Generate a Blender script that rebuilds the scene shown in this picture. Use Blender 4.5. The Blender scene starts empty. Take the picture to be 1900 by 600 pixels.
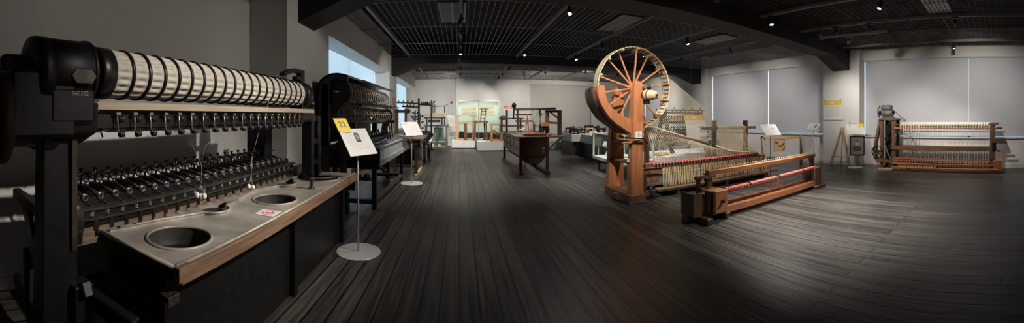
import bpy, math, random
from mathutils import Vector, Matrix
random.seed(7)
SC = bpy.context.scene
COL = SC.collection
PI = math.pi

# ---------------------------------------------------------------- camera (a swept panorama: cylinder projection)
F, PX0, PYH, EYE = 640.0, 853.0, 215.0, 1.5
cam_data = bpy.data.cameras.new('camera')
camera = bpy.data.objects.new('camera', cam_data)
COL.objects.link(camera)
cam_data.type = 'PANO'
cam_data.panorama_type = 'CENTRAL_CYLINDRICAL'
cam_data.central_cylindrical_range_u_min = -PX0 / F
cam_data.central_cylindrical_range_u_max = (1900 - PX0) / F
cam_data.central_cylindrical_range_v_min = -(600 - PYH) / F
cam_data.central_cylindrical_range_v_max = PYH / F
cam_data.central_cylindrical_radius = 1.0
cam_data.clip_start = 0.01
camera.location = (0, 0, EYE)
camera.rotation_euler = (PI / 2, 0, 0)
SC.camera = camera

# ---------------------------------------------------------------- view, world
SC.view_settings.view_transform = 'Standard'
SC.view_settings.look = 'None'
SC.view_settings.gamma = 1.0
SC.view_settings.use_curve_mapping = False
SC.view_settings.exposure = 0.0
try:
    SC.cycles.use_denoising = True
    SC.cycles.max_bounces = 6
    SC.cycles.diffuse_bounces = 4
    SC.cycles.transmission_bounces = 6
    SC.cycles.transparent_max_bounces = 12
    SC.cycles.sample_clamp_indirect = 6.0
except Exception:
    pass
world = bpy.data.worlds.new('world')
SC.world = world
world.use_nodes = True
wn = world.node_tree.nodes
wn['Background'].inputs[0].default_value = (0.72, 0.86, 1.0, 1)
wn['Background'].inputs[1].default_value = 6.5

# lamps on the ceiling tracks: position on the track, aimed at, power, cone, warm?
LAMP_Z = 3.33
LAMPS = [
    # over the reeling machine
    (1.88, 1.9, (-1.40, 1.6, 1.05), 360, 32), (1.88, 2.4, (-2.9, 2.1, 1.9), 40, 48),
    (1.88, 3.1, (-1.40, 2.9, 0.9), 290, 34), (0.02, 4.2, (-0.85, 3.9, 0.2), 60, 50),
    (1.88, 4.25, (-2.3, 5.0, 2.2), 55, 50),
    # second reeling machine and the long table
    (0.02, 6.6, (-1.3, 7.0, 0.9), 230, 60), (0.02, 8.75, (-1.2, 9.3, 0.9), 170, 56), (0.02, 9.9, (0.2, 8.9, 0.0), 230, 64),
    # great wheel, twisting frame
    (1.88, 3.6, (2.9, 5.5, 1.75), 340, 44), (1.88, 5.7, (1.5, 4.2, 0.0), 45, 50), (3.60, 3.9, (4.3, 5.6, 0.5), 240, 60),
    (5.25, 4.15, (4.9, 2.9, 0.0), 820, 56), (5.20, 6.7, (5.4, 5.9, 0.5), 220, 62), (5.31, 1.95, (4.7, 2.6, 0.0), 430, 58),
    (6.70, 3.5, (7.3, 5.4, 0.9), 240, 46),
    # right-hand wall
    (8.92, 1.24, (8.75, 1.1, 0.6), 170, 66), (6.70, 2.7, (9.4, 2.6, 0.8), 190, 50), (7.6, 3.6, (9.6, 4.9, 1.6), 110, 44),
    (6.70, 0.9, (9.9, 0.6, 1.6), 170, 64), (6.9, 6.9, (9.9, 7.6, 1.5), 140, 66),
    # cabinet table, plinths, far wall
    (1.88, 8.8, (1.95, 10.3, 0.9), 200, 52), (1.88, 9.9, (1.95, 8.8, 0.9), 150, 50), (3.60, 8.2, (4.2, 8.2, 0.7), 260, 52), (3.60, 10.3, (4.0, 8.6, 0.7), 200, 52),
    (0.02, 13.4, (0.5, 16.0, 0.6), 330, 44), (1.88, 15.2, (2.75, 18.7, 1.9), 180, 44), (0.02, 15.2, (-1.3, 18.9, 1.9), 230, 58),
    (1.88, 13.0, (1.4, 15.1, 0.6), 150, 46), (3.60, 14.2, (4.6, 18.7, 1.9), 240, 60), (5.20, 13.6, (7.0, 18.7, 1.8), 220, 60),
    (-1.64, 13.2, (-1.4, 16.6, 1.0), 230, 50), (5.20, 8.9, (6.3, 8.2, 1.0), 230, 56), (6.9, 9.2, (9.9, 10.0, 1.5), 150, 62), (6.9, 14.0, (9.9, 15.0, 1.6), 230, 62), (1.88, 16.6, (0.9, 18.8, 1.9), 120, 56), (6.70, 3.9, (9.9, 3.3, 1.6), 130, 58), (5.20, 11.0, (4.9, 12.6, 0.8), 260, 56), (0.02, 11.0, (0.2, 13.0, 0.0), 190, 64), (0.02, 7.6, (-2.27, 11.5, 1.8), 190, 42),  # added fill lamps among these: showcase wall, near blinds' top corner, banner column
]

# ---------------------------------------------------------------- pixel -> place helpers (1900 x 600 photograph)
def ray(x): return (x - PX0) / F
def at_r(x, y, r): t = ray(x); return Vector((r * math.sin(t), r * math.cos(t), EYE + r * (PYH - y) / F))
def at_z(x, y, z): return at_r(x, y, (EYE - z) * F / (y - PYH))
def at_X(x, y, X): return at_r(x, y, X / math.sin(ray(x)))
def at_Y(x, y, Y): return at_r(x, y, Y / math.cos(ray(x)))

# ---------------------------------------------------------------- mesh builder
V = Vector
class MB:
    def __init__(s): s.v = []; s.f = []; s.sm = []; s.mi = []; s.m = 0
    def face(s, idx, smooth=False): s.f.append(tuple(idx)); s.sm.append(smooth); s.mi.append(s.m)
    def add(s, pts): n = len(s.v); s.v.extend([V(p) for p in pts]); return n
    def hexa(s, p):
        n = s.add(p)
        for q in ((0,3,2,1),(4,5,6,7),(0,1,5,4),(1,2,6,5),(2,3,7,6),(3,0,4,7)): s.face([n+i for i in q])
        return s
    def box(s, c, d, rz=0.0, rx=0.0, ry=0.0):
        R = Matrix.Rotation(rz,3,'Z') @ Matrix.Rotation(ry,3,'Y') @ Matrix.Rotation(rx,3,'X')
        x,y,z = d[0]/2, d[1]/2, d[2]/2
        return s.hexa([V(c)+R@V(q) for q in ((-x,-y,-z),(x,-y,-z),(x,y,-z),(-x,y,-z),(-x,-y,z),(x,-y,z),(x,y,z),(-x,y,z))])
    def bb(s, a, b):
        x0,x1 = sorted((a[0],b[0])); y0,y1 = sorted((a[1],b[1])); z0,z1 = sorted((a[2],b[2]))
        return s.hexa([(x0,y0,z0),(x1,y0,z0),(x1,y1,z0),(x0,y1,z0),(x0,y0,z1),(x1,y0,z1),(x1,y1,z1),(x0,y1,z1)])
    def bar(s, a, b, w, h, up=(0,0,1), w2=None, h2=None):
        a, b = V(a), V(b); d = (b-a).normalized(); up = V(up)
        if abs(d.dot(up)) > 0.98: up = V((0,1,0)) if abs(d.y) < 0.9 else V((1,0,0))
        x = d.cross(up).normalized(); y = x.cross(d).normalized()
        w2 = w if w2 is None else w2; h2 = h if h2 is None else h2
        return s.hexa([a-x*w/2-y*h/2, a+x*w/2-y*h/2, a+x*w/2+y*h/2, a-x*w/2+y*h/2, b-x*w2/2-y*h2/2, b+x*w2/2-y*h2/2, b+x*w2/2+y*h2/2, b-x*w2/2+y*h2/2])
    def lathe(s, prof, p, axis, n=16, caps=True, smooth=True):
        p = V(p); a = V(axis).normalized()
        x = a.cross(V((0,0,1))); x = V((1,0,0)) if x.length < 1e-3 else x.normalized(); y = a.cross(x)
        rows = []
        for r, t in prof:
            rows.append(s.add([p+a*t+x*(r*math.cos(2*PI*k/n))+y*(r*math.sin(2*PI*k/n)) for k in range(n)]))
        for i in range(len(rows)-1):
            for k in range(n):
                k2 = (k+1) % n
                s.face((rows[i]+k, rows[i]+k2, rows[i+1]+k2, rows[i+1]+k), smooth)
        if caps:
            s.face([rows[0]+k for k in range(n)][::-1]); s.face([rows[-1]+k for k in range(n)])
        return s
    def cyl(s, a, b, r, r2=None, n=14, caps=True):
        a, b = V(a), V(b); return s.lathe([(r,0),(r if r2 is None else r2,(b-a).length)], a, b-a, n, caps)
    def tube(s, pts, r, n=8, closed=False, caps=True):
        pts = [V(p) for p in pts]; rows = []; N = len(pts); px = None
        for i in range(N):
            if closed: d = pts[(i+1)%N]-pts[i-1]
            else: d = pts[min(i+1,N-1)]-pts[max(i-1,0)]
            d.normalize()
            if px is None:
                px = d.cross(V((0,0,1)))
                if px.length < 0.1: px = d.cross(V((0,1,0)))
            px = (px - d*px.dot(d)).normalized(); py = d.cross(px)
            rr = r[i] if isinstance(r, (list,tuple)) else r
            rows.append(s.add([pts[i]+px*(rr*math.cos(2*PI*k/n))+py*(rr*math.sin(2*PI*k/n)) for k in range(n)]))
        M = N if closed else N-1
        for i in range(M):
            a, b = rows[i], rows[(i+1)%N]
            for k in range(n): s.face((a+k, a+(k+1)%n, b+(k+1)%n, b+k), True)
        if not closed and caps:
            s.face([rows[0]+k for k in range(n)][::-1]); s.face([rows[-1]+k for k in range(n)])
        return s
    def ring(s, c, axis, R, r, n=32, m=6):
        a = V(axis).normalized(); x = a.cross(V((0,0,1))); x = V((1,0,0)) if x.length < 1e-3 else x.normalized(); y = a.cross(x); c = V(c)
        return s.tube([c+x*(R*math.cos(2*PI*k/n))+y*(R*math.sin(2*PI*k/n)) for k in range(n)], r, m, True)
    def prism(s, pts, ext):
        pts = [V(p) for p in pts]; e = V(ext); n = len(pts); a = s.add(pts); b = s.add([p+e for p in pts])
        s.face(range(a, a+n)); s.face(list(range(b, b+n))[::-1])
        for i in range(n): s.face((a+i, b+i, b+(i+1)%n, a+(i+1)%n))
        return s
    def strip(s, A, B, ext, smooth=False):
        """solid between two polylines A and B (same length), given thickness ext"""
        e = V(ext); n = len(A); a = s.add(A); b = s.add(B); c = s.add([V(p)+e for p in A]); d = s.add([V(p)+e for p in B])
        for i in range(n-1):
            s.face((a+i,a+i+1,b+i+1,b+i)); s.face((c+i,d+i,d+i+1,c+i+1)); s.face((a+i,c+i,c+i+1,a+i+1),smooth); s.face((b+i,b+i+1,d+i+1,d+i),smooth)
        s.face((a,b,d,c)); s.face((a+n-1,c+n-1,d+n-1,b+n-1))
        return s
    def ball(s, c, r, n=12, m=8, sc=(1,1,1)):
        c = V(c); rows = []
        for i in range(1, m):
            t = PI*i/m
            rows.append(s.add([c+V((sc[0]*r*math.sin(t)*math.cos(2*PI*k/n), sc[1]*r*math.sin(t)*math.sin(2*PI*k/n), sc[2]*r*math.cos(t))) for k in range(n)]))
        top = s.add([c+V((0,0,r*sc[2]))]); bot = s.add([c-V((0,0,r*sc[2]))])
        for k in range(n):
            k2 = (k+1)%n
            s.face((top, rows[0]+k, rows[0]+k2), True); s.face((bot, rows[-1]+k2, rows[-1]+k), True)
            for i in range(m-2): s.face((rows[i]+k, rows[i+1]+k, rows[i+1]+k2, rows[i]+k2), True)
        return s
    def build(s, name, mat, parent=None, bevel=0.0, local=False, kind=None):
        me = bpy.data.meshes.new(name)
        vs = s.v
        if parent is not None and not local:
            W = world_of(parent).inverted(); vs = [W @ p for p in vs]
        me.from_pydata([tuple(p) for p in vs], [], s.f)
        me.polygons.foreach_set('use_smooth', s.sm)
        ms = mat if isinstance(mat, (list, tuple)) else [mat]
        for q in ms: me.materials.append(q)
        if len(ms) > 1: me.polygons.foreach_set('material_index', s.mi)
        me.validate(); me.update()
        fix_normals(me)
        o = bpy.data.objects.new(name, me); COL.objects.link(o)
        if parent is not None: o.parent = parent
        if bevel:
            b = o.modifiers.new('bevel', 'BEVEL'); b.width = bevel; b.segments = 1; b.limit_method = 'ANGLE'; b.angle_limit = 0.9
        if kind: o['kind'] = kind
        return o
import bmesh
def fix_normals(me):
    bm = bmesh.new(); bm.from_mesh(me); bmesh.ops.recalc_face_normals(bm, faces=bm.faces); bm.to_mesh(me); bm.free()
def world_of(o):
    M = Matrix.Translation(o.location) @ o.rotation_euler.to_matrix().to_4x4()
    return world_of(o.parent) @ M if o.parent is not None else M
def thing(name, label, cat, loc=(0,0,0), rz=0.0, group=None):
    o = bpy.data.objects.new(name, None); COL.objects.link(o); o.empty_display_size = 0.1
    o.location = loc; o.rotation_euler = (0,0,rz); o['label'] = label; o['category'] = cat
    if group: o['group'] = group
    return o
def tag(o, label, cat, group=None):
    o['label'] = label; o['category'] = cat
    if group: o['group'] = group
    return o
def struct(o): o['kind'] = 'structure'; return o
def dup_part(o, delta, parent=None):
    """copy of a part (and its sub-parts), moved by delta in its parent's frame"""
    c = o.copy(); COL.objects.link(c); c.location = V(o.location) + V(delta)
    if parent is not None: c.parent = parent
    for ch in list(o.children):
        d = ch.copy(); COL.objects.link(d); d.parent = c
    return c
def dup_thing(root, loc, rz, label=None):
    r = root.copy(); COL.objects.link(r); r.location = loc; r.rotation_euler = (0,0,rz)
    if label: r['label'] = label
    for ch in list(root.children):
        c = ch.copy(); COL.objects.link(c); c.parent = r
        for g in list(ch.children):
            d = g.copy(); COL.objects.link(d); d.parent = c
    return r

# ---------------------------------------------------------------- materials
def mat(name, col, rough=0.5, metal=0.0, var=0.0, scale=8.0, stretch=(1,1,1), bump=0.0, col2=None, detail=4.0, emit=None, spec=None):
    m = bpy.data.materials.new(name); m.use_nodes = True
    nt = m.node_tree; b = nt.nodes['Principled BSDF']; L = nt.links.new
    b.inputs['Base Color'].default_value = (*col, 1); b.inputs['Roughness'].default_value = rough; b.inputs['Metallic'].default_value = metal
    if spec is not None: b.inputs['Specular IOR Level'].default_value = spec
    if emit: b.inputs['Emission Color'].default_value = (*emit[:3], 1); b.inputs['Emission Strength'].default_value = emit[3]
    tc = nt.nodes.new('ShaderNodeTexCoord'); mp = nt.nodes.new('ShaderNodeMapping'); mp.inputs['Scale'].default_value = stretch
    L(tc.outputs['Object'], mp.inputs[0])
    nz = nt.nodes.new('ShaderNodeTexNoise'); nz.inputs['Scale'].default_value = scale; nz.inputs['Detail'].default_value = detail
    L(mp.outputs[0], nz.inputs['Vector'])
    c2 = col2 if col2 else tuple(max(0.0, c*(1-var)) for c in col)
    c1 = col if col2 else tuple(min(1.0, c*(1+var*0.6)) for c in col)
    rp = nt.nodes.new('ShaderNodeValToRGB'); rp.color_ramp.elements[0].position = 0.32; rp.color_ramp.elements[1].position = 0.68
    rp.color_ramp.elements[0].color = (*c2, 1); rp.color_ramp.elements[1].color = (*c1, 1)
    L(nz.outputs['Fac'], rp.inputs[0])
    if var or col2: L(rp.outputs[0], b.inputs['Base Color'])
    if bump:
        bp = nt.nodes.new('ShaderNodeBump'); bp.inputs['Strength'].default_value = bump; bp.inputs['Distance'].default_value = 0.01
        L(nz.outputs['Fac'], bp.inputs['Height']); L(bp.outputs[0], b.inputs['Normal'])
    return m
def wood(name, c1, c2, axis='Y', rough=0.45, bump=0.15):
    st = {'X': (0.6,9,9), 'Y': (9,0.6,9), 'Z': (9,9,0.6)}[axis]
    return mat(name, c1, rough, 0, 0, 5.0, st, bump, col2=c2, detail=6.0)

M = {}
M['wall'] = mat('wall_paint', (0.72,0.70,0.67), 0.85, var=0.04, scale=2.0)
M['ceil'] = mat('ceiling_black', (0.012,0.012,0.013), 0.8, var=0.2)
M['beam'] = mat('beam_black', (0.013,0.012,0.011), 0.75, var=0.2, scale=3)
M['meshgrid'] = mat('ceiling_mesh', (0.05,0.05,0.048), 0.6)
M['slat'] = mat('ceiling_slat', (0.24,0.235,0.225), 0.55, var=0.1)
M['track'] = mat('track_grey', (0.22,0.21,0.20), 0.5)
M['ventgrey'] = mat('vent_grey', (0.36,0.36,0.35), 0.5)
M['lampblack'] = mat('lamp_black', (0.015,0.015,0.016), 0.4)
M['lens'] = mat('lamp_lens', (1,1,1), 0.3, emit=(1.0,0.96,0.88,40.0))
M['iron'] = mat('black_iron', (0.0095,0.009,0.0085), 0.45, 0.25, var=0.4, scale=14, bump=0.12)
M['iron2'] = mat('worn_iron', (0.075,0.068,0.058), 0.42, 0.6, var=0.45, scale=18, bump=0.12)
M['rust'] = mat('brown_iron', (0.055,0.042,0.033), 0.55, 0.4, var=0.5, scale=9, bump=0.15)
M['basin'] = mat('zinc_sheet', (0.44,0.40,0.345), 0.5, 0.25, var=0.35, scale=5, bump=0.06, detail=8)
M['pot'] = mat('dark_copper_pot', (0.06,0.054,0.047), 0.5, 0.3, var=0.3, scale=9)
M['silk'] = mat('aged_white_silk', (0.58,0.53,0.44), 0.55, 0, var=0.12, scale=6, stretch=(2,14,2), bump=0.1)
M['black'] = mat('satin_black', (0.012,0.011,0.010), 0.35)
M['chrome'] = mat('bright_steel', (0.75,0.73,0.70), 0.2, 1.0)
M['steel'] = mat('brushed_steel', (0.42,0.42,0.42), 0.35, 0.8)
M['signgrey'] = mat('grey_metal_paint', (0.55,0.55,0.54), 0.4, 0.2)
M['railwood'] = wood('pale_rail_wood', (0.50,0.41,0.30), (0.38,0.30,0.21), 'Y')
M['boardwood'] = wood('worn_front_board', (0.26,0.155,0.092), (0.14,0.085,0.052), 'Y', 0.6, 0.3)
M['backboard'] = wood('scuffed_back_board', (0.24,0.17,0.115), (0.12,0.085,0.06), 'Y', 0.65, 0.3)
M['redwoodZ'] = wood('red_timber_upright', (0.50,0.205,0.085), (0.36,0.130,0.052), 'Z', 0.42)
M['redwoodX'] = wood('red_timber_rail', (0.48,0.20,0.09), (0.34,0.125,0.052), 'X', 0.45)
M['redwoodY'] = wood('red_timber_cross', (0.48,0.20,0.09), (0.33,0.12,0.05), 'Y', 0.45)
M['spoke'] = wood('orange_spoke_wood', (0.60,0.25,0.12), (0.48,0.18,0.08), 'X', 0.4)
M['darkwoodX'] = wood('dark_timber_rail', (0.085,0.045,0.026), (0.045,0.025,0.016), 'X', 0.5)
M['darkwoodY'] = wood('dark_timber_long', (0.085,0.045,0.026), (0.045,0.025,0.016), 'Y', 0.5)
M['darkwoodZ'] = wood('dark_timber_post', (0.085,0.045,0.026), (0.045,0.025,0.016), 'Z', 0.5)
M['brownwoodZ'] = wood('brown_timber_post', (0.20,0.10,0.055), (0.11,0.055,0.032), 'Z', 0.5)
M['brownwoodX'] = wood('brown_timber_rail', (0.22,0.115,0.062), (0.12,0.06,0.035), 'X', 0.5)
M['brownwoodY'] = wood('brown_timber_wall', (0.22,0.115,0.062), (0.12,0.06,0.035), 'Y', 0.5)
M['cabinet'] = wood('cabinet_mahogany', (0.115,0.040,0.022), (0.065,0.024,0.014), 'X', 0.42)
M['cabtop'] = wood('worn_table_top', (0.20,0.15,0.115), (0.10,0.07,0.05), 'Y', 0.5)
M['palewoodX'] = wood('pale_timber_rail', (0.62,0.42,0.22), (0.48,0.31,0.15), 'X', 0.5)
M['palewoodZ'] = wood('pale_timber_post', (0.60,0.40,0.21), (0.46,0.29,0.14), 'Z', 0.5)
M['palewoodY'] = wood('pale_timber_plank', (0.60,0.42,0.25), (0.46,0.31,0.17), 'Y', 0.5)
M['greywood'] = wood('grey_bent_branch', (0.50,0.41,0.29), (0.30,0.24,0.165), 'Z', 0.6, 0.4)
M['orangewood'] = wood('orange_red_wood', (0.52,0.17,0.07), (0.40,0.12,0.05), 'Z', 0.4)
M['thread'] = mat('cream_thread', (0.72,0.64,0.47), 0.7)
M['silkthread'] = mat('white_silk_thread', (0.80,0.77,0.70), 0.5)
M['tape'] = mat('cream_hanging_tape', (0.62,0.48,0.27), 0.7, var=0.2, scale=12)
M['redyarn'] = mat('pink_red_yarn', (0.60,0.10,0.075), 0.8, var=0.25, scale=40, bump=0.4)
M['pinkyarn'] = mat('pale_pink_yarn', (0.68,0.24,0.18), 0.8, var=0.2, scale=40, bump=0.4)
M['cotton'] = mat('raw_cotton_wad', (0.76,0.68,0.56), 0.9, var=0.12, scale=30, bump=0.5)
M['cocoon'] = mat('white_cocoon', (0.85,0.82,0.75), 0.8, var=0.05, scale=60, bump=0.3)
M['paper'] = mat('sign_paper', (0.80,0.79,0.76), 0.5, var=0.02)
M['ink'] = mat('print_ink', (0.16,0.16,0.17), 0.7)
M['inkfaint'] = mat('fine_print_ink', (0.42,0.41,0.41), 0.7)
M['yellow'] = mat('yellow_card', (0.90,0.66,0.05), 0.5)
M['amber'] = mat('amber_card', (0.85,0.53,0.05), 0.5)
M['red'] = mat('red_print', (0.70,0.05,0.06), 0.5)
M['redcard'] = mat('salmon_card', (0.80,0.20,0.12), 0.5)
M['white'] = mat('white_paint', (0.76,0.75,0.73), 0.5)
M['plinthgrey'] = mat('grey_plinth_paint', (0.50,0.50,0.50), 0.55)
M['plinthblack'] = mat('black_plinth_base', (0.02,0.02,0.021), 0.5)
M['blue'] = mat('worn_blue_enamel', (0.16,0.25,0.36), 0.4, 0.1, col2=(0.45,0.47,0.48), scale=9, detail=8)
M['green'] = mat('green_machine_paint', (0.13,0.20,0.16), 0.5, 0.2, var=0.3)
M['greencloth'] = mat('dark_green_cloth', (0.045,0.075,0.065), 0.85, var=0.2)
M['motor'] = mat('grey_green_motor', (0.16,0.17,0.15), 0.5, 0.3, var=0.3, scale=10)
M['skein'] = mat('pale_cord_skein', (0.60,0.59,0.50), 0.8, var=0.15, scale=40, bump=0.4)
M['slub'] = mat('grey_bobbin_glass', (0.15,0.14,0.125), 0.35, 0.0, var=0.25, scale=20)
M['photo'] = mat('grey_photo_print', (0.32,0.30,0.30), 0.4, var=0.3, scale=25)
M['photodark'] = mat('dark_photo_print', (0.07,0.065,0.07), 0.4)
M['photobrown'] = mat('portrait_ground', (0.22,0.19,0.18), 0.4)
M['skin'] = mat('portrait_face', (0.42,0.37,0.34), 0.4)
M['showcase'] = mat('showcase_lining', (0.74,0.77,0.72), 0.8)
M['chart'] = mat('cream_chart_paper', (0.74,0.66,0.52), 0.8, col2=(0.69,0.61,0.47), scale=34, detail=8)
M['frameal'] = mat('pale_aluminium', (0.55,0.58,0.57), 0.35, 0.5)
M['greydoor'] = mat('warm_grey_door', (0.56,0.54,0.50), 0.7)
M['base'] = mat('baseboard_paint', (0.66,0.645,0.62), 0.6)
M['trimblue'] = mat('window_frame_paint', (0.55,0.58,0.60), 0.5)
M['bottle'] = mat('amber_bottle', (0.30,0.17,0.07), 0.2)
M['striplamp'] = mat('showcase_lamp', (1,1,1), 0.5, emit=(0.93,1.0,0.94,5.0))

def glass_mat(name, tint, k):
    m = bpy.data.materials.new(name); m.use_nodes = True; nt = m.node_tree; nt.nodes.clear()
    o = nt.nodes.new('ShaderNodeOutputMaterial'); mx = nt.nodes.new('ShaderNodeMixShader'); t = nt.nodes.new('ShaderNodeBsdfTransparent'); g = nt.nodes.new('ShaderNodeBsdfGlossy')
    t.inputs[0].default_value = (*tint, 1); g.inputs['Roughness'].default_value = 0.02; lw = nt.nodes.new('ShaderNodeLayerWeight'); lw.inputs[0].default_value = 0.12; fr = nt.nodes.new('ShaderNodeMath'); fr.operation = 'MULTIPLY_ADD'; fr.inputs[1].default_value = 0.30; fr.inputs[2].default_value = 0.02; nt.links.new(lw.outputs['Facing'], fr.inputs[0])
    nt.links.new(fr.outputs[0], mx.inputs[0]); nt.links.new(t.outputs[0], mx.inputs[1]); nt.links.new(g.outputs[0], mx.inputs[2]); nt.links.new(mx.outputs[0], o.inputs[0])
    return m
M['brass'] = mat('tarnished_hoop', (0.25,0.22,0.165), 0.4, 0.3, var=0.3, scale=12)
M['glass'] = glass_mat('clear_glass', (0.95,0.98,0.96), 1.45)
def blind_mat(name, col, trans, k):
    m = bpy.data.materials.new(name); m.use_nodes = True; nt = m.node_tree; nt.nodes.clear()
    o = nt.nodes.new('ShaderNodeOutputMaterial'); mx = nt.nodes.new('ShaderNodeMixShader'); d = nt.nodes.new('ShaderNodeBsdfDiffuse'); t = nt.nodes.new('ShaderNodeBsdfTranslucent')
    tc = nt.nodes.new('ShaderNodeTexCoord'); wv = nt.nodes.new('ShaderNodeTexNoise'); mp = nt.nodes.new('ShaderNodeMapping'); mp.inputs['Scale'].default_value = (1,1,60); wv.inputs['Scale'].default_value = 3
    nt.links.new(tc.outputs['Object'], mp.inputs[0]); nt.links.new(mp.outputs[0], wv.inputs['Vector'])
    rp = nt.nodes.new('ShaderNodeValToRGB'); rp.color_ramp.elements[0].color = (*[c*0.93 for c in col],1); rp.color_ramp.elements[1].color = (*col,1)
    nt.links.new(wv.outputs['Fac'], rp.inputs[0]); nt.links.new(rp.outputs[0], d.inputs[0])
    t.inputs[0].default_value = (*trans,1); mx.inputs[0].default_value = k
    nt.links.new(d.outputs[0], mx.inputs[1]); nt.links.new(t.outputs[0], mx.inputs[2]); nt.links.new(mx.outputs[0], o.inputs[0])
    return m
M['blindthin'] = blind_mat('thin_roller_blind', (0.66,0.67,0.67), (0.84,0.89,0.93), 0.42)
M['blindthick'] = blind_mat('lined_roller_blind', (0.60,0.61,0.64), (0.5,0.6,0.8), 0.035)

def floor_mat():
    m = bpy.data.materials.new('dark_oiled_boards'); m.use_nodes = True; nt = m.node_tree; b = nt.nodes['Principled BSDF']; L = nt.links.new
    tc = nt.nodes.new('ShaderNodeTexCoord')
    mp = nt.nodes.new('ShaderNodeMapping'); mp.inputs['Rotation'].default_value = (0,0,PI/2); L(tc.outputs['Object'], mp.inputs[0])
    br = nt.nodes.new('ShaderNodeTexBrick'); br.inputs['Scale'].default_value = 1.0; br.inputs['Brick Width'].default_value = 3.8; br.inputs['Row Height'].default_value = 0.16
    br.inputs['Mortar Size'].default_value = 0.010; br.inputs['Mortar Smooth'].default_value = 0.3; br.inputs['Bias'].default_value = 0.0; br.offset = 0.37
    br.inputs['Color1'].default_value = (0.078,0.073,0.067,1); br.inputs['Color2'].default_value = (0.027,0.025,0.023,1); br.inputs['Mortar'].default_value = (0.006,0.0055,0.005,1)
    L(mp.outputs[0], br.inputs[0])
    m2 = nt.nodes.new('ShaderNodeMapping'); m2.inputs['Scale'].default_value = (26,1.3,1); L(tc.outputs['Object'], m2.inputs[0])
    n1 = nt.nodes.new('ShaderNodeTexNoise'); n1.inputs['Scale'].default_value = 1.0; n1.inputs['Detail'].default_value = 8; n1.inputs['Distortion'].default_value = 0.6; L(m2.outputs[0], n1.inputs['Vector'])
    r1 = nt.nodes.new('ShaderNodeValToRGB'); r1.color_ramp.elements[0].position = 0.30; r1.color_ramp.elements[0].color = (0.32,0.32,0.32,1); r1.color_ramp.elements[1].position = 0.72; r1.color_ramp.elements[1].color = (1.65,1.60,1.52,1)
    L(n1.outputs['Fac'], r1.inputs[0])
    mx = nt.nodes.new('ShaderNodeMix'); mx.data_type = 'RGBA'; mx.blend_type = 'MULTIPLY'; mx.inputs[0].default_value = 1.0
    L(br.outputs['Color'], mx.inputs[6]); L(r1.outputs[0], mx.inputs[7]); L(mx.outputs[2], b.inputs['Base Color'])
    r2 = nt.nodes.new('ShaderNodeMapRange'); r2.inputs[3].default_value = 0.24; r2.inputs[4].default_value = 0.50; L(n1.outputs['Fac'], r2.inputs[0]); L(r2.outputs[0], b.inputs['Roughness'])
    bp = nt.nodes.new('ShaderNodeBump'); bp.inputs['Strength'].default_value = 0.5; bp.inputs['Distance'].default_value = 0.005
    ad = nt.nodes.new('ShaderNodeMath'); ad.operation = 'MULTIPLY_ADD'; ad.inputs[1].default_value = -2.0; L(br.outputs['Fac'], ad.inputs[0]); L(n1.outputs['Fac'], ad.inputs[2])
    L(ad.outputs[0], bp.inputs['Height']); L(bp.outputs[0], b.inputs['Normal'])
    b.inputs['Specular IOR Level'].default_value = 0.5
    return m
M['floor'] = floor_mat()

# ================================================================ the room
XL, XR, YB, YF, ZC = -2.88, 9.88, 18.8, -5.0, 3.5     # left, right, far, behind the camera, grille height
TOP = 4.0
def S(name, boxes, m, bevel=0):
    mb = MB()
    for a, b in boxes: mb.bb(a, b)
    return struct(mb.build(name, m, bevel=bevel))
S('floor', [((XL-1.2,YF-0.3,-0.2),(XR+1.2,YB+1.6,0))], M['floor'])
S('ceiling', [((XL-1.2,YF-0.3,TOP),(XR+1.2,YB+1.6,TOP+0.2))], M['ceil'])
S('wall_rear', [((XL-0.4,YF-0.2,0),(XR+0.4,YF,TOP))], M['wall'])
# left side: plain wall, column, window bays, column, window bay
COLF = -2.27; WINL = -2.75
S('wall_left', [((XL-0.25,YF,0),(XL,4.15,TOP)), ((WINL-0.25,5.69,0),(WINL,11.0,0.85)), ((WINL-0.25,12.26,0),(WINL,19.4,0.85)),
                ((WINL-0.25,17.6,0.85),(WINL,19.4,TOP)), ((WINL-0.25,5.69,3.25),(WINL,19.4,TOP))], M['wall'])
S('column_left', [((XL-0.25,4.15,0),(COLF,5.69,TOP))], M['wall'])
S('column_left_far', [((XL-0.25,11.0,0),(COLF,12.26,TOP))], M['wall'])
S('fascia_left', [((WINL-0.0,5.69,2.93),(COLF,11.0,TOP)), ((WINL,12.26,2.93),(COLF,17.6,TOP))], M['wall'])
# right side
CRF = 9.5
S('wall_right', [((XR,YF,0),(XR+0.25,4.15,0.88)), ((XR,5.41,0),(XR+0.25,11.0,0.88)), ((XR,12.26,0),(XR+0.25,19.4,0.88)),
                 ((XR,YF,3.2),(XR+0.25,4.15,TOP)), ((XR,5.41,3.2),(XR+0.25,11.0,TOP)), ((XR,12.26,3.2),(XR+0.25,19.4,TOP)), ((XR,16.6,0.88),(XR+0.25,19.4,3.2))], M['wall'])
S('column_right', [((CRF,4.15,0),(XR+0.25,5.41,TOP))], M['wall'])
S('column_right_far', [((CRF,11.0,0),(XR+0.25,12.26,TOP))], M['wall'])
S('fascia_right', [((XR-0.1,YF,3.18),(XR,4.15,TOP)), ((XR-0.1,5.41,3.18),(XR,11.0,TOP)), ((XR-0.1,12.26,3.18),(XR,18.8,TOP))], M['wall'])
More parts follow.
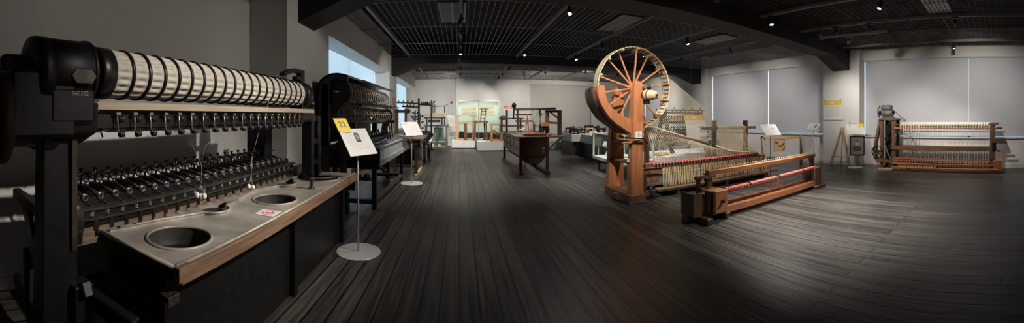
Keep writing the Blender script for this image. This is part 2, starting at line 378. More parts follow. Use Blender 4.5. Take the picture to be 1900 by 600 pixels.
# far wall with the built-in showcase and the double door
SX0, SX1, SZ0, SZ1 = -0.15, 2.22, 0.12, 2.33
DX0, DX1, DZ = 3.95, 7.50, 3.22
S('wall_back', [((SX0,YB,SZ1),(SX1,YB+0.7,TOP)), ((SX0,YB,0),(SX1,YB+0.7,SZ0)), ((SX1,YB,0),(DX0,YB+0.2,TOP)), ((DX0,YB,DZ),(DX1,YB+0.2,TOP)), ((DX1,YB,0),(XR+0.25,YB+0.2,TOP)), ((SX1,YB+0.2,0),(SX1+0.1,YB+0.7,TOP)),
                ((WINL-0.25,YB+0.55,0),(SX0-0.02,YB+0.75,TOP)), ((SX0-0.08,YB,0),(SX0,YB+0.75,TOP))], M['wall'])
S('baseboard_right', [((XR-0.015,YF,0),(XR,4.15,0.11)), ((XR-0.015,5.41,0),(XR,11.0,0.11)), ((CRF-0.015,4.135,0),(CRF,5.41,0.11)), ((CRF-0.015,4.135,0),(XR,4.15,0.11)), ((CRF-0.015,10.985,0),(CRF,12.26,0.11)), ((CRF-0.015,10.985,0),(XR,11.0,0.11))], M['base'])
S('baseboard_left', [((XL,YF,0),(XL+0.015,4.15,0.10)), ((XL,4.135,0),(COLF,4.15,0.10)), ((COLF,4.135,0),(COLF+0.015,5.69,0.10)), ((COLF,10.985,0),(COLF+0.015,12.26,0.10))], M['base'])
S('baseboard_back', [((SX1,YB-0.015,0),(DX0,YB,0.1)), ((DX1,YB-0.015,0),(XR,YB,0.1)), ((WINL,YB+0.535,0),(SX0-0.08,YB+0.55,0.1))], M['base'])
# beams with haunches
def beam(name, y0, y1):
    prof = [(-2.6,0,TOP),(-2.6,0,2.80),(COLF,0,2.86),(-1.25,0,3.22),(8.50,0,3.20),(CRF,0,2.88),(CRF+0.3,0,2.80),(CRF+0.3,0,TOP)]
    mb = MB(); n = len(prof); a = mb.add([(p[0],y0,p[2]) for p in prof]); b = mb.add([(p[0],y1,p[2]) for p in prof])
    # strips of quads (concave outline)
    lo = [1,2,3,4,5,6]
    topA = mb.add([(prof[i][0],y0,TOP) for i in lo]); topB = mb.add([(prof[i][0],y1,TOP) for i in lo])
    for k in range(len(lo)-1):
        i, j = lo[k], lo[k+1]
        mb.face((a+i,a+j,topA+k+1,topA+k)); mb.face((b+j,b+i,topB+k,topB+k+1)); mb.face((a+j,a+i,b+i,b+j)); mb.face((topA+k,topA+k+1,topB+k+1,topB+k))
    mb.face((a+1,topA,topB,b+1)); mb.face((a+6,b+6,topB+5,topA+5))
    return struct(mb.build(name, M['beam']))
beam('beam', 4.48, 5.05); beam('beam_far', 11.3, 11.87)
# slatted ceiling grille in the three bays
BAYS = [(YF,4.48),(5.05,11.3),(11.87,YB)]
for bi, (y0, y1) in enumerate(BAYS):
    mb = MB(); x = -2.55
    while x < 9.7:
        mb.bb((x-0.0045,y0,ZC),(x+0.0045,y1,ZC+0.012)); x += 0.118
    y = y0 + 0.9
    while y < y1:
        mb.bb((-2.6,y-0.009,ZC-0.004),(9.75,y+0.009,ZC+0.016)); y += 1.77
    if bi == 0:
        x = -2.55
        yy = 0.0
        while yy < y1:
            mb.bb((-2.6,yy-0.0045,ZC),(9.75,yy+0.0045,ZC+0.012)); yy += 0.118
    struct(mb.build('ceiling_grille', M['slat'] if bi else M['meshgrid']))

# windows: frame, glass, roller blinds
def window(name, x, side, y0, y1, z0, z1, splits, bl, gap_top=0.0, gap_bot=0.06):
    root = bpy.data.objects.new(name, None); COL.objects.link(root); root.location = (x, (y0+y1)/2, z0); root['kind'] = 'structure'
    xo = x + side*0.14
    f = MB()
    for a, b in (((xo-.03,y0,z0),(xo+.03,y1,z0+.05)), ((xo-.03,y0,z1-.05),(xo+.03,y1,z1)), ((xo-.03,y0,z0),(xo+.03,y0+.05,z1)), ((xo-.03,y1-.05,z0),(xo+.03,y1,z1))): f.bb(a,b)
    for s_ in splits: f.bb((xo-.03,s_-.03,z0),(xo+.03,s_+.03,z1))
    f.build('window_frame', M['trimblue'], root)
    MB().bb((xo-.004,y0,z0),(xo+.004,y1,z1)).build('window_pane', M['glass'], root)
    MB().bb((x-side*0.06,y0,z0-.03),(x+side*0.2,y1,z0)).build('window_sill', M['white'], root)
    ys = [y0] + splits + [y1]
    xb = x + side*0.03
    for i in range(len(ys)-1):
        a, b = ys[i] + (0.022 if i == 0 else 0.004), ys[i+1] - (0.022 if i == len(ys)-2 else 0.004)
        q = MB().bb((xb-.001,a,z0+gap_bot),(xb+.001,b,z1-gap_top)).build('roller_blind', M[bl], root)
        MB().bb((xb-.012,a,z0+gap_bot-.012),(xb+.012,b,z0+gap_bot+.012)).build('bottom_rail', M['signgrey'], q)
    return root
window('window_1', WINL, -1, 5.69, 11.0, 0.85, 3.25, [8.3], 'blindthin', 0.10)
window('window_2', WINL, -1, 12.26, 17.6, 0.85, 3.25, [14.9], 'blindthin', 0.10)
window('window_3', XR, 1, -3.2, 4.15, 0.88, 3.2, [0.95], 'blindthick', 0.0, 0.05)
window('window_4', XR, 1, 5.41, 11.0, 0.88, 3.2, [7.95], 'blindthick', 0.0, 0.05)
window('window_5', XR, 1, 12.26, 16.6, 0.88, 3.2, [14.4], 'blindthick', 0.0, 0.05)
S('wall_right_near', [((XR,YF,0.88),(XR+0.25,-3.2,3.2))], M['wall'])
# double door panels in the far wall
dr = bpy.data.objects.new('door_1', None); COL.objects.link(dr); dr.location = (DX0,YB,0); dr['kind'] = 'structure'
mid = (DX0+DX1)/2
MB().bb((DX0,YB+0.06,0.02),(mid-0.006,YB+0.12,DZ)).build('door_leaf', M['greydoor'], dr)
MB().bb((mid+0.006,YB+0.06,0.02),(DX1,YB+0.12,DZ)).build('door_leaf', M['greydoor'], dr)
mb = MB(); mb.bb((DX0-0.06,YB-0.012,0),(DX0,YB+0.1,DZ+0.06)); mb.bb((DX1,YB-0.012,0),(DX1+0.06,YB+0.1,DZ+0.06)); mb.bb((DX0,YB-0.012,DZ),(DX1,YB+0.1,DZ+0.06)); mb.build('door_frame', M['greydoor'], dr)
for sx in (-0.1, 0.1): MB().cyl((mid+sx,YB+0.06,1.05),(mid+sx,YB+0.01,1.05),0.025).build('door_handle', M['steel'], dr)

# lighting tracks and spot lamps
tracks = []
def track(x0,y0,x1,y1,label):
    mb = MB(); mb.bar((x0,y0,ZC-0.035),(x1,y1,ZC-0.035),0.05,0.055); mb.bar((x0,y0,ZC-0.0642),(x1,y1,ZC-0.0642),0.018,0.004)
    tag(mb.build('lighting_track', M['track']), label, 'lighting track')
for X_, nm in ((-1.64,'nearest the left windows'),(0.02,'above the open aisle'),(1.88,'above the cabinet table'),(3.60,'above the glass case'),(5.20,'above the twisting frame'),(6.90,'nearest the right columns')):
    track(X_,5.1,X_,11.25,f'grey ceiling lighting track in the middle bay, {nm}')
for X_, nm in ((-1.64,'over the green winder'),(0.02,'over the low white plinths'),(1.88,'over the salmon topped sign'),(3.60,'left of the grey doors'),(5.20,'over the grey doors'),(6.90,'nearest the right wall')):
    track(X_,11.9,X_,17.5,f'grey ceiling lighting track in the far bay, {nm}')
track(6.70,-3,6.70,4.4,'grey ceiling lighting track in the near bay, farther from the right windows')
track(8.92,-3,8.92,4.4,'grey ceiling lighting track in the near bay, closest to the right windows')
track(0.06,0.5,0.06,4.4,'grey ceiling lighting track in the near bay above the reeling machine')
track(1.88,0.5,1.88,4.4,'grey ceiling lighting track in the near bay, left of the great wheel')
track(3.60,0.5,3.60,4.4,'grey ceiling lighting track in the near bay, above the wheel side')
track(5.25,0.5,5.25,4.4,'grey ceiling lighting track in the near bay above the front frame')
track(7.55,2.6,7.55,4.4,'short grey ceiling lighting track lighting the yellow topped poster')

def spot(i, x, y, tgt, P, cone):
    d = (V(tgt) - V((x,y,LAMP_Z))).normalized()
    c = V((x,y,LAMP_Z))
    where = WHERE[i]
    root = thing('track_spotlight', f'black track spotlight {where}', 'spotlight', (x,y,ZC-0.066), 0, 'ceiling track spotlights')
    MB().bb((x-.02,y-.06,ZC-.092),(x+.02,y+.06,ZC-.066)).build('adapter', M['lampblack'], root)
    MB().cyl((x,y,ZC-.09),c,0.009,n=8).build('stem', M['lampblack'], root)
    a, b = c - d*0.07, c + d*0.08
    MB().lathe([(0.030,0),(0.042,0.01),(0.042,0.15),(0.036,0.15),(0.034,0.138)], a, d, 16).build('lamp_body', M['lampblack'], root)
    MB().cyl(c + d*0.066, c + d*0.070, 0.033, n=16).build('lens', M['lens'], root)
    ld = bpy.data.lights.new('lamp_light', 'SPOT'); ld.energy = P * LK; ld.spot_size = math.radians(min(150, cone*1.28)); ld.spot_blend = 1.0; ld.shadow_soft_size = 0.035
    ld.color = (1.0, 0.935, 0.86)
    lo = bpy.data.objects.new('lamp_light', ld); COL.objects.link(lo); lo.parent = root
    lo.rotation_euler = d.to_track_quat('-Z','Y').to_euler()
    lo.location = c + d*0.09 - V(root.location)
LK = 1.5
WHERE = ['shining on the near end of the silk reeling machine','aimed at the bare left wall','shining on the far half of the silk reeling machine','over the number 22 sign','aimed at the first left column',
 'over the second reeling machine','over the long dark table','above the middle of the aisle',
 'in front of the great spinning wheel','left of the great wheel, near its rim','over the spindle rail','straight above the low front frame','over the cream hanging tapes','over the bright floor patch','over the pale wooden frame',
 'close to the right blinds over the spinning machine','over the grey motor','aimed at the yellow topped poster','aimed at the right-hand blinds','aimed at the blinds behind number 20 sign',
 'over the front of the cabinet table','over the back of the cabinet table','over the glass display case','over the grey corner plinth',
 'in front of the low white plinths','aimed at the salmon topped wall sign','aimed at the wall behind the green winder','over the right low plinth','aimed at the left grey door leaf','aimed at the right grey door leaf',
 'over the green winder','over the dark loom behind the yellow topped sheet','aimed at the blinds beyond the dark loom','aimed at the far right blinds','added to brighten the wall by the lit showcase','added to brighten the top corner of the near right blinds','over the grey L-shaped plinth','close to the far beam above the aisle','added to brighten the red headed banner on the left column']
for i, L_ in enumerate(LAMPS): spot(i, *L_)
# air vents in the ceiling
def vent(x, y, rz, w, l, label):
    p = at_r(x, y, (ZC-EYE)*F/(PYH-y)); root = thing('ceiling_vent', label, 'air vent', (p.x,p.y,ZC-0.02), rz)
    f = MB(); f.box((p.x,p.y,ZC+0.01),(w,l,0.06),rz); f.build('vent_backing', M['lampblack'], root)
    n = int(l/0.07)
    R = Matrix.Rotation(rz,3,'Z')
    sl = MB()
    for k in range(n): q = V((p.x,p.y,ZC-0.026)) + R@V((0,-l/2+0.035+k*l/n,0)); sl.box(q,(w,0.032,0.012),rz)
    for e in (-0.5,0,0.5): q = V((p.x,p.y,ZC-0.034)) + R@V((e*(w-0.03),0,0)); sl.box(q,(0.03,l,0.012),rz)
    sl.build('grille', M['ventgrey'], root)
vent(840,22,0,0.5,1.3,'grey louvred ceiling vent beside the aisle track')
vent(1148,42,0,0.45,1.3,'grey louvred ceiling vent left of the glass case track')
vent(1325,72,0,0.5,1.2,'grey louvred ceiling vent above the twisting frame')
vent(1735,3,0,1.0,0.45,'grey louvred ceiling vent before the right-hand blinds')

# ================================================================ sign stands
def text_mesh(body, size, m, origin, xdir, ydir, ext=0.0012, parent=None, name='printed_number'):
    cu = bpy.data.curves.new('text_curve','FONT'); cu.body = body; cu.size = size; cu.extrude = ext/2; cu.align_x = 'CENTER'; cu.align_y = 'CENTER'
    o = bpy.data.objects.new('text_tmp', cu); COL.objects.link(o)
    bpy.context.view_layer.update()
    me = bpy.data.meshes.new_from_object(o.evaluated_get(bpy.context.evaluated_depsgraph_get()))
    bpy.data.objects.remove(o)
    x = V(xdir).normalized(); y = V(ydir).normalized(); z = x.cross(y)
    W = world_of(parent).inverted() if parent is not None else Matrix.Identity(4)
    for v in me.vertices: v.co = W @ (V(origin) + x*v.co.x + y*v.co.y + z*v.co.z)
    me.materials.clear(); me.materials.append(m)
    ob = bpy.data.objects.new(name, me); COL.objects.link(ob)
    if parent is not None: ob.parent = parent
    return ob
def print_lines(mb, o, x, y, w, rows, pitch, h=0.004, seed=1, fill=0.9, off=0.0006, char=0.008):
    """rows of fine print: small ink marks on a sheet; o top left corner of the block"""
    rnd = random.Random(seed); n = V(x).cross(V(y))
    for r in range(rows):
        t = 0.0; end = w*(fill if r < rows-1 else fill*rnd.uniform(0.4,0.9))
        while t < end:
            c = char*rnd.uniform(0.6,1.5)
            p = V(o) + V(x)*(t+c*0.42) - V(y)*(r*pitch) + n*off
            hh = h*rnd.uniform(0.7,1.1)
            a = [p - V(x)*c*0.38 - V(y)*hh/2, p + V(x)*c*0.38 - V(y)*hh/2, p + V(x)*c*0.38 + V(y)*hh/2, p - V(x)*c*0.38 + V(y)*hh/2]
            i = mb.add(a); mb.face((i,i+1,i+2,i+3)); t += c*rnd.uniform(1.0,1.25)
def no_touch(o, x, y, R, parent, ringm, name='no_touch_mark'):
    """round prohibition mark: ring, bar and a small hand"""
    n = V(x).cross(V(y)); mb = MB(); N = 28
    def fan(r0, r1):
        a = mb.add([V(o)+n*0.0008+V(x)*(r0*math.cos(2*PI*k/N))+V(y)*(r0*math.sin(2*PI*k/N)) for k in range(N)])
        b = mb.add([V(o)+n*0.0008+V(x)*(r1*math.cos(2*PI*k/N))+V(y)*(r1*math.sin(2*PI*k/N)) for k in range(N)])
        for k in range(N): mb.face((a+k,a+(k+1)%N,b+(k+1)%N,b+k))
    fan(R*0.80, R)
    d = (V(x)-V(y)).normalized(); e = (V(x)+V(y)).normalized()
    i = mb.add([V(o)+n*0.0008+d*s*R*0.85+e*t*R*0.08 for s,t in ((-1,-1),(1,-1),(1,1),(-1,1))]); mb.face((i,i+1,i+2,i+3))
    for k in range(4):
        c = V(o)+n*0.0006+V(x)*(k-1.5)*R*0.13
        i = mb.add([c-V(x)*R*.045-V(y)*R*.05, c+V(x)*R*.045-V(y)*R*.05, c+V(x)*R*.045+V(y)*R*.38, c-V(x)*R*.045+V(y)*R*.38]); mb.face((i,i+1,i+2,i+3))
    i = mb.add([V(o)+n*0.0006+V(x)*a*R+V(y)*b*R for a,b in ((-.26,-.38),(.26,-.38),(.26,-.05),(-.26,-.05))]); mb.face((i,i+1,i+2,i+3))
    return mb.build(name, ringm, parent)
def sign_stand(px, py, gamma, label, w=0.42, h=0.34, zc=1.21, tilt=0.62, seed=1, number=None, plate=None, photo=None, R=0.245, pole=M['signgrey'], rows=9, title=True):
    b = at_z(px, py, 0.0)
    cd = V((-b.x,-b.y,0)).normalized(); e = V((cd.y*-1, cd.x, 0))      # towards the viewer, and to the viewer's right
    nh = (cd*math.cos(gamma) + e*math.sin(gamma)).normalized()
    x = V((-nh.y, nh.x, 0)); y = (V((0,0,1))*math.cos(tilt) - nh*math.sin(tilt)).normalized(); n = x.cross(y)
    root = thing('sign_stand', label, 'sign', (b.x,b.y,0), 0)
    MB().lathe([(0.02,0.012),(R-.01,0.012),(R,0.009),(R,0)], (b.x,b.y,0), (0,0,1), 48).build('base_plate', M['signgrey'], root)
    c = V((b.x,b.y,zc))
    MB().cyl((b.x,b.y,0.01), c - n*0.012 - V((0,0,.01)), 0.0095, n=12).build('pole', pole, root)
    mb = MB(); mb.hexa([c+x*a*w/2+y*q*h/2+n*t for t in (-.009,0) for a,q in ((-1,-1),(1,-1),(1,1),(-1,1))]); pn = mb.build('sign_panel', M['paper'], root)
    tl = c - x*w/2 + y*h/2
    pm = MB(); print_lines(pm, tl + x*.04 - y*(.085 if title else .05), x, y, w-.08, rows, (h-.12)/rows, 0.0042, seed); pm.build('fine_print', M['inkfaint'], pn)
    if title:
        pm = MB(); print_lines(pm, tl + x*.045 - y*.05, x, y, w*0.55, 1, .02, 0.014, seed+5, 1.0, char=0.016); pm.build('title_print', M['ink'], pn)
        pm = MB(); i = pm.add([tl+x*a-y*q+n*.0008 for a,q in ((.02,.026),(w-.02,.026),(w-.02,.030),(.02,.030))]); pm.face((i,i+1,i+2,i+3)); pm.build('red_rule', M['redcard'], pn)
    if photo:
        pm = MB(); i = pm.add([tl+x*a-y*q+n*.0012 for a,q in ((photo[0],photo[1]),(photo[0]+photo[2],photo[1]),(photo[0]+photo[2],photo[1]+photo[3]),(photo[0],photo[1]+photo[3]))]); pm.face((i,i+1,i+2,i+3)); ph = pm.build('printed_photo', M['photodark'], pn)
        pm = MB(); q0 = tl + x*(photo[0]+photo[2]*.5) - y*(photo[1]+photo[3]*.45) + n*.0016
        i = pm.add([q0 + x*math.cos(2*PI*k/16)*photo[2]*.30 + y*math.sin(2*PI*k/16)*photo[3]*.34 for k in range(16)]); pm.face(range(i,i+16)); pm.build('printed_picture', M['photo'], ph)
    if plate:
        px_, py_, pw, ph_ = plate; o = tl + x*px_ + y*py_ + n*.004
        mb = MB(); mb.hexa([o+x*a*pw/2+y*q*ph_/2+n*t for t in (-.004,.002) for a,q in ((-1,-1),(1,-1),(1,1),(-1,1))]); pl = mb.build('number_plate', M['yellow'], root); pl['label'] = 'yellow number plate'
        text_mesh(number, plate[2]*0.56, M['ink'], o + n*.003, x, y, parent=pl)
    elif number:
        text_mesh(number, 0.075, M['ink'], tl + x*w*.66 - y*h*.40 + n*.002, x, y, parent=pn)
    return root, c, x, y, n
sign_stand(665,468,math.radians(45),'grey disc-based sign stand with yellow number 22 plate beside reeling machine', 0.42,0.34,1.215,0.62,3,'22',(0.085,0.055,0.19,0.17),(0.19,0.055,0.07,0.12))
sign_stand(764,341,math.radians(42),'grey disc-based sign stand with plain text panel beside the long dark table', 0.50,0.36,1.215,0.62,8,rows=10)
sign_stand(1430,333,math.radians(38),'sign stand with a grey panel numbered 20 behind the low front frame',0.46,0.34,1.17,0.75,12,'20',rows=8,pole=M['rust'],R=0.19)
r_,c_,x_,y_,n_ = sign_stand(1509,302,math.radians(-35),'thin sign stand with white panel and small brown picture beside right column',0.42,0.30,1.16,0.85,17,rows=6,photo=(0.27,0.06,0.065,0.15),R=0.22,title=False)

# ================================================================ the big silk reeling machine (its own frame: x away from the wall, y along it)
reel_m = thing('silk_reeling_machine','black iron silk reeling machine with white ribbed reels above a long zinc basin table','reeling machine',(-1.5,0.7,0),0.031)
RB = dict(parent=reel_m, local=True)
def rb(mb, name, m, bevel=0, parent=None): return mb.build(name, m, parent or reel_m, bevel, True)
PITCH, V0, RZ, RR = 0.1065, 0.195, 1.712, 0.121
def reel_mesh():
    mb = MB(); n, k = 132, 9; rows = []
    for j in range(k+1):
        t = j/k; s = math.sin(PI*t)**1.5
        row = []
        for i in range(n):
            ph = 2*PI*i/n
            lobes = 0.5+0.5*math.cos(ph*20)
            r = RR + 0.0035*math.sin(PI*t) - 0.015*s*(lobes**1.2)
            row.append((r*math.cos(ph), 0.006+t*(PITCH-0.012), r*math.sin(ph)))
        rows.append(mb.add(row))
    for j in range(k):
        for i in range(n): mb.face((rows[j]+i, rows[j]+(i+1)%n, rows[j+1]+(i+1)%n, rows[j+1]+i), True)
    c0 = mb.add([(0,0.006,0),(0,PITCH-.006,0)])
    for i in range(n): mb.face((rows[0]+(i+1)%n, rows[0]+i, c0)); mb.face((rows[k]+i, rows[k]+(i+1)%n, c0+1))
    return mb
reel0 = rb(reel_mesh(), 'reel', M['silk']); reel0['label'] = 'white ribbed silk reel'
hoop0 = rb(MB().lathe([(RR-.004,PITCH-.009),(RR+.009,PITCH-.008),(RR+.010,PITCH),(RR+.009,PITCH+.008),(RR-.004,PITCH+.009)], (0,0,0), (0,1,0), 64, False), 'hoop', M['black'], parent=reel0)
reel0.location = (0,V0,RZ)
for i in range(1,20): dup_part(reel0, (0,i*PITCH,0))
rb(MB().lathe([(0.03,-.075),(RR+.004,-.072),(RR+.010,-.064),(RR+.010,.004),(RR-.004,.008)],(0,V0,RZ),(0,1,0),48), 'end_flange', M['black'])
rb(MB().cyl((0,-0.42,RZ-.02),(0,V0+20*PITCH+.30,RZ),0.022), 'drive_shaft', M['iron'])
# covers at the near end
mb = MB(); prof = [(0.10,-0.045),(0.142,-0.043),(0.152,-0.03),(0.152,0.168),(0.146,0.18),(0.10,0.182)]
mb.lathe(prof,(0.0,0,RZ-.005),(0,1,0),48); rb(mb,'gear_cover',M['iron'],0)
mb = MB(); mb.lathe([(0.146,0.155),(0.157,0.158),(0.157,0.176),(0.146,0.179)],(0,0,RZ-.005),(0,1,0),48); rb(mb,'cover_rim',M['iron'])
mb = MB(); mb.prism([(0.14,0.03,1.675),(0.14,0.055,1.708),(0.14,0.135,1.708),(0.14,0.160,1.675),(0.14,0.135,1.640),(0.14,0.055,1.640)],(0.018,0,0)); rb(mb,'cover_boss',M['iron2'],0.004)
mb = MB(); mb.lathe([(0.12,-.20),(0.172,-.195),(0.175,-.17),(0.175,-.14),(0.165,-.13)],(-0.01,0,RZ-.02),(0,1,0),40); rb(mb,'gear_housing',M['iron'])
mb = MB(); mb.bb((-.16,-.33,1.40),(.13,-.02,1.70)); mb.bb((-.13,-.16,1.46),(.135,.075,1.63)); mb.bb((-.9,-.30,1.58),(-.1,-.06,1.80)); rb(mb,'gear_case',M['iron'],0.02)
mb = MB(); mb.prism([(-.62,-.10,1.30),(-.05,-.10,1.36),(.10,-.10,1.42),(.12,-.10,1.56),(-.62,-.10,1.60)],(0,.2,0)); mb.bar((-.56,0,1.34),(-.16,0,1.33),.06,.07); rb(mb,'case_bracket',M['iron'],0.008)
mb = MB(); mb.lathe([(0.03,-.05),(0.165,-.04),(0.19,-.032),(0.205,-.03),(0.207,.032),(0.19,.035),(0.165,.02),(0.03,.03)],(0.0,-0.36,1.495),(0,1,0),48); rb(mb,'belt_pulley',M['rust'])['label'] = 'rust brown belt pulley'
text_mesh('860352', 0.028, M['inkfaint'], reel_m.location + Matrix.Rotation(.031,3,'Z')@V((0.137,0.085,1.598)), Matrix.Rotation(.031,3,'Z')@V((0,1,0)), (0,0,1), parent=reel_m, name='serial_number')
for q in list(reel_m.children):
    if q.name.split('.')[0] in ('gear_cover','cover_rim','cover_boss','serial_number'): q.location.y -= .095
# posts
mb = MB(); mb.hexa([(-.12,-.15,0),(0.02,-.15,0),(0.03,.06,0),(-.12,.06,0),(-.10,-.13,1.5),(.0,-.13,1.5),(.0,.03,1.5),(-.10,.03,1.5)]); rb(mb,'near_post',M['iron'],0.008)
mb = MB(); mb.bb((.004,.005,.86),(.03,.032,1.46)); rb(mb,'lit_post_edge',M['rust'])  # browner strip stands in for light catching the post's edge
mb = MB(); mb.bb((-.10,2.78,0),(.02,2.86,1.62)); mb.bb((-.1,3.02,0),(0,3.10,1.5)); mb.bb((-.08,2.86,1.18),(0,3.02,1.24)); mb.bb((-.08,2.86,.95),(0,3.02,1.0)); rb(mb,'far_post',M['iron'],0.006)
# far end cover: curved arm over the last reel
A = []; B = []
for k in range(15):
    t = k/14; yy = 2.72 - 0.42*(1-t); 
    A.append((-.03, yy-.02, RZ+.18+.075*math.sin(t*2.3))); B.append((-.03, yy-.02+.02*(1-t), RZ+.155+.06*math.sin(t*2.0)))
mb = MB(); mb.strip(A,B,(.06,0,0)); mb.bb((-.03,2.66,RZ-.05),(.03,2.74,RZ+.255)); mb.bb((-.03,2.56,RZ+.14),(.03,2.66,RZ+.18)); rb(mb,'end_bracket',M['iron'],0.004)
mb = MB(); mb.lathe([(0.10,0),(0.135,.01),(0.14,.12),(0.11,.13)],(0,2.60,RZ-.01),(0,1,0),32); mb.cyl((.06,2.77,RZ-.08),(.10,2.80,RZ-.1),.04); mb.bb((-.08,2.60,1.45),(.07,2.85,1.66)); rb(mb,'end_bearing',M['iron'],0.006)
for q in list(reel_m.children):
    if q.name.split('.')[0] in ('end_bracket','end_bearing'): q.location.y -= .225
    if q.name.split('.')[0] == 'far_post': q.location.y -= .06
# pale rail under the reels
rb(MB().bb((.075,.085,1.528),(.092,2.62,1.566)),'guide_rail',M['railwood'],0.002)
mb = MB(); mb.bb((.07,.03,1.515),(.09,.12,1.575)); 
for yy in (.06,.10): mb.cyl((.09,yy,1.547),(.098,yy,1.547),.008,n=10)
rb(mb,'rail_bracket',M['rust'],0.002)
# carrier bar with its row of cast lobes
mb = MB(); mb.bb((.0,.0,1.44),(.06,2.75,1.505)); mb.bb((.02,.0,1.505),(.05,2.75,1.53)); rb(mb,'carrier_bar',M['iron'])
for i in range(23):
    yy = V0-.12 + i*PITCH
    mb = MB(); mb.cyl((-.01,yy,1.450),(.05,yy,1.450),.028,n=12); mb.cyl((.0,yy+.035,1.432),(.04,yy+.035,1.432),.016,n=10); mb.cyl((.0,yy-.035,1.432),(.04,yy-.035,1.432),.016,n=10); mb.tube([(.03,yy-.02,1.43),(.045,yy-.02,1.405),(.03,yy-.008,1.395)],.005,6)
    if i == 0: lob = rb(mb,'carrier_lobe',M['iron'])
    else: dup_part(lob,(0,(i)*PITCH,0)); 
    if i == 0: pass
# thread guide: clip, rod, three upper buttons, three lower buttons
yy = V0+.03
mb = MB(); mb.tube([(.085,yy,1.512),(.088,yy,1.465),(.085,yy+.004,1.432),(.083,yy+.014,1.416),(.083,yy+.024,1.412)],.004,8); g0 = rb(mb,'thread_guide',M['steel'])
rb(MB().bb((.07,yy-.012,1.505),(.097,yy+.014,1.516)),'clip',M['steel'],parent=g0)
def buttons(y0, z0, dx):
    mb = MB()
    for q in range(3): mb.lathe([(.004,-.003),(.014,-.003),(.0175,0),(.014,.003),(.004,.003)],(.080-dx*q*.3,y0+q*.011,z0),(-.12,1,0),18)
    return mb
rb(buttons(yy+.014,1.482,.006),'upper_button',M['iron2'],parent=g0); rb(buttons(yy+.02,1.408,.006),'lower_button',M['iron2'],parent=g0)
for i in range(1,20): dup_part(g0,(0,i*PITCH,0))
# basin table: zinc sheet with round pots, raised scalloped edge behind
U0, U1, VB0, VB1, TZ = -0.285, 0.355, 0.36, 3.28, 0.80
POTS = [(0.085,0.655,.182),(0.090,1.765,.176),(0.095,2.83,.185)]
HALF = [(-.145,1.19,.10),(-.145,2.31,.10)]
holes = POTS
def sheet():
    """flat sheet with round openings, made of a ring of quads around each opening plus strips between"""
    mb = MB(); N = 40
    cuts = [VB0] + [ (POTS[i][1]+POTS[i+1][1])/2 for i in range(2)] + [VB1]
    for k,(cx,cy,R) in enumerate(POTS):
        y0, y1 = cuts[k], cuts[k+1]; inner = []; outer = []
        for i in range(N):
            a = 2*PI*i/N; ca, sa = math.cos(a), math.sin(a)
            inner.append((cx+R*ca, cy+R*sa, TZ))
            tx = ((U1-cx)/ca if ca > 1e-6 else (U0-cx)/ca if ca < -1e-6 else 1e9); ty = ((y1-cy)/sa if sa > 1e-6 else (y0-cy)/sa if sa < -1e-6 else 1e9)
            t = min(tx,ty); outer.append((cx+t*ca, cy+t*sa, TZ))
        a = mb.add(inner); b = mb.add(outer); c = mb.add([(p[0],p[1],TZ-.004) for p in inner])
        for i in range(N):
            j = (i+1)%N
            mb.face((a+i,b+i,b+j,a+j)); mb.face((a+i,a+j,c+j,c+i))
        for X_,Y_ in ((U0,y0),(U1,y0),(U1,y1),(U0,y1)):
            # corner fill
            best = min(range(N), key=lambda q: -((outer[q][0]-cx)*(X_-cx)+(outer[q][1]-cy)*(Y_-cy))/math.hypot(outer[q][0]-cx,outer[q][1]-cy))
            i = best
            for q in (best-1, best):
                p, r = outer[q%N], outer[(q+1)%N]
                if (abs(p[0]-X_)<1e-5 and abs(r[1]-Y_)<1e-5) or (abs(p[1]-Y_)<1e-5 and abs(r[0]-X_)<1e-5):
                    n = mb.add([p,r,(X_,Y_,TZ)]); mb.face((n,n+1,n+2))
    return mb
table = rb(sheet(),'basin_table',M['basin'])
mb = MB()
mb.tube([(U1-.012,VB0+.01,TZ+.002),(U1-.012,VB1,TZ+.002)],.012,8); mb.tube([(U0,VB0,TZ+.002),(U1-.012,VB0+.004,TZ+.002)],.010,8); rb(mb,'rolled_edge',M['basin'],parent=table)
for k,(cx,cy,R) in enumerate(POTS):
    mb = MB(); mb.lathe([(R,.0),(R-.004,-.06),(R-.02,-.16),(R-.06,-.20),(.01,-.21)],(cx,cy,TZ),(0,0,1),40,False); mb.lathe([(R-.004,-.16),(.01,-.165)],(cx,cy,TZ),(0,0,1),40,False); pot = rb(mb,'cooking_pot',M['pot'])
    rb(MB().ring((cx,cy,TZ+.004),(0,0,1),R+.004,.009,44,8),'pot_rim',M['basin'],parent=pot)
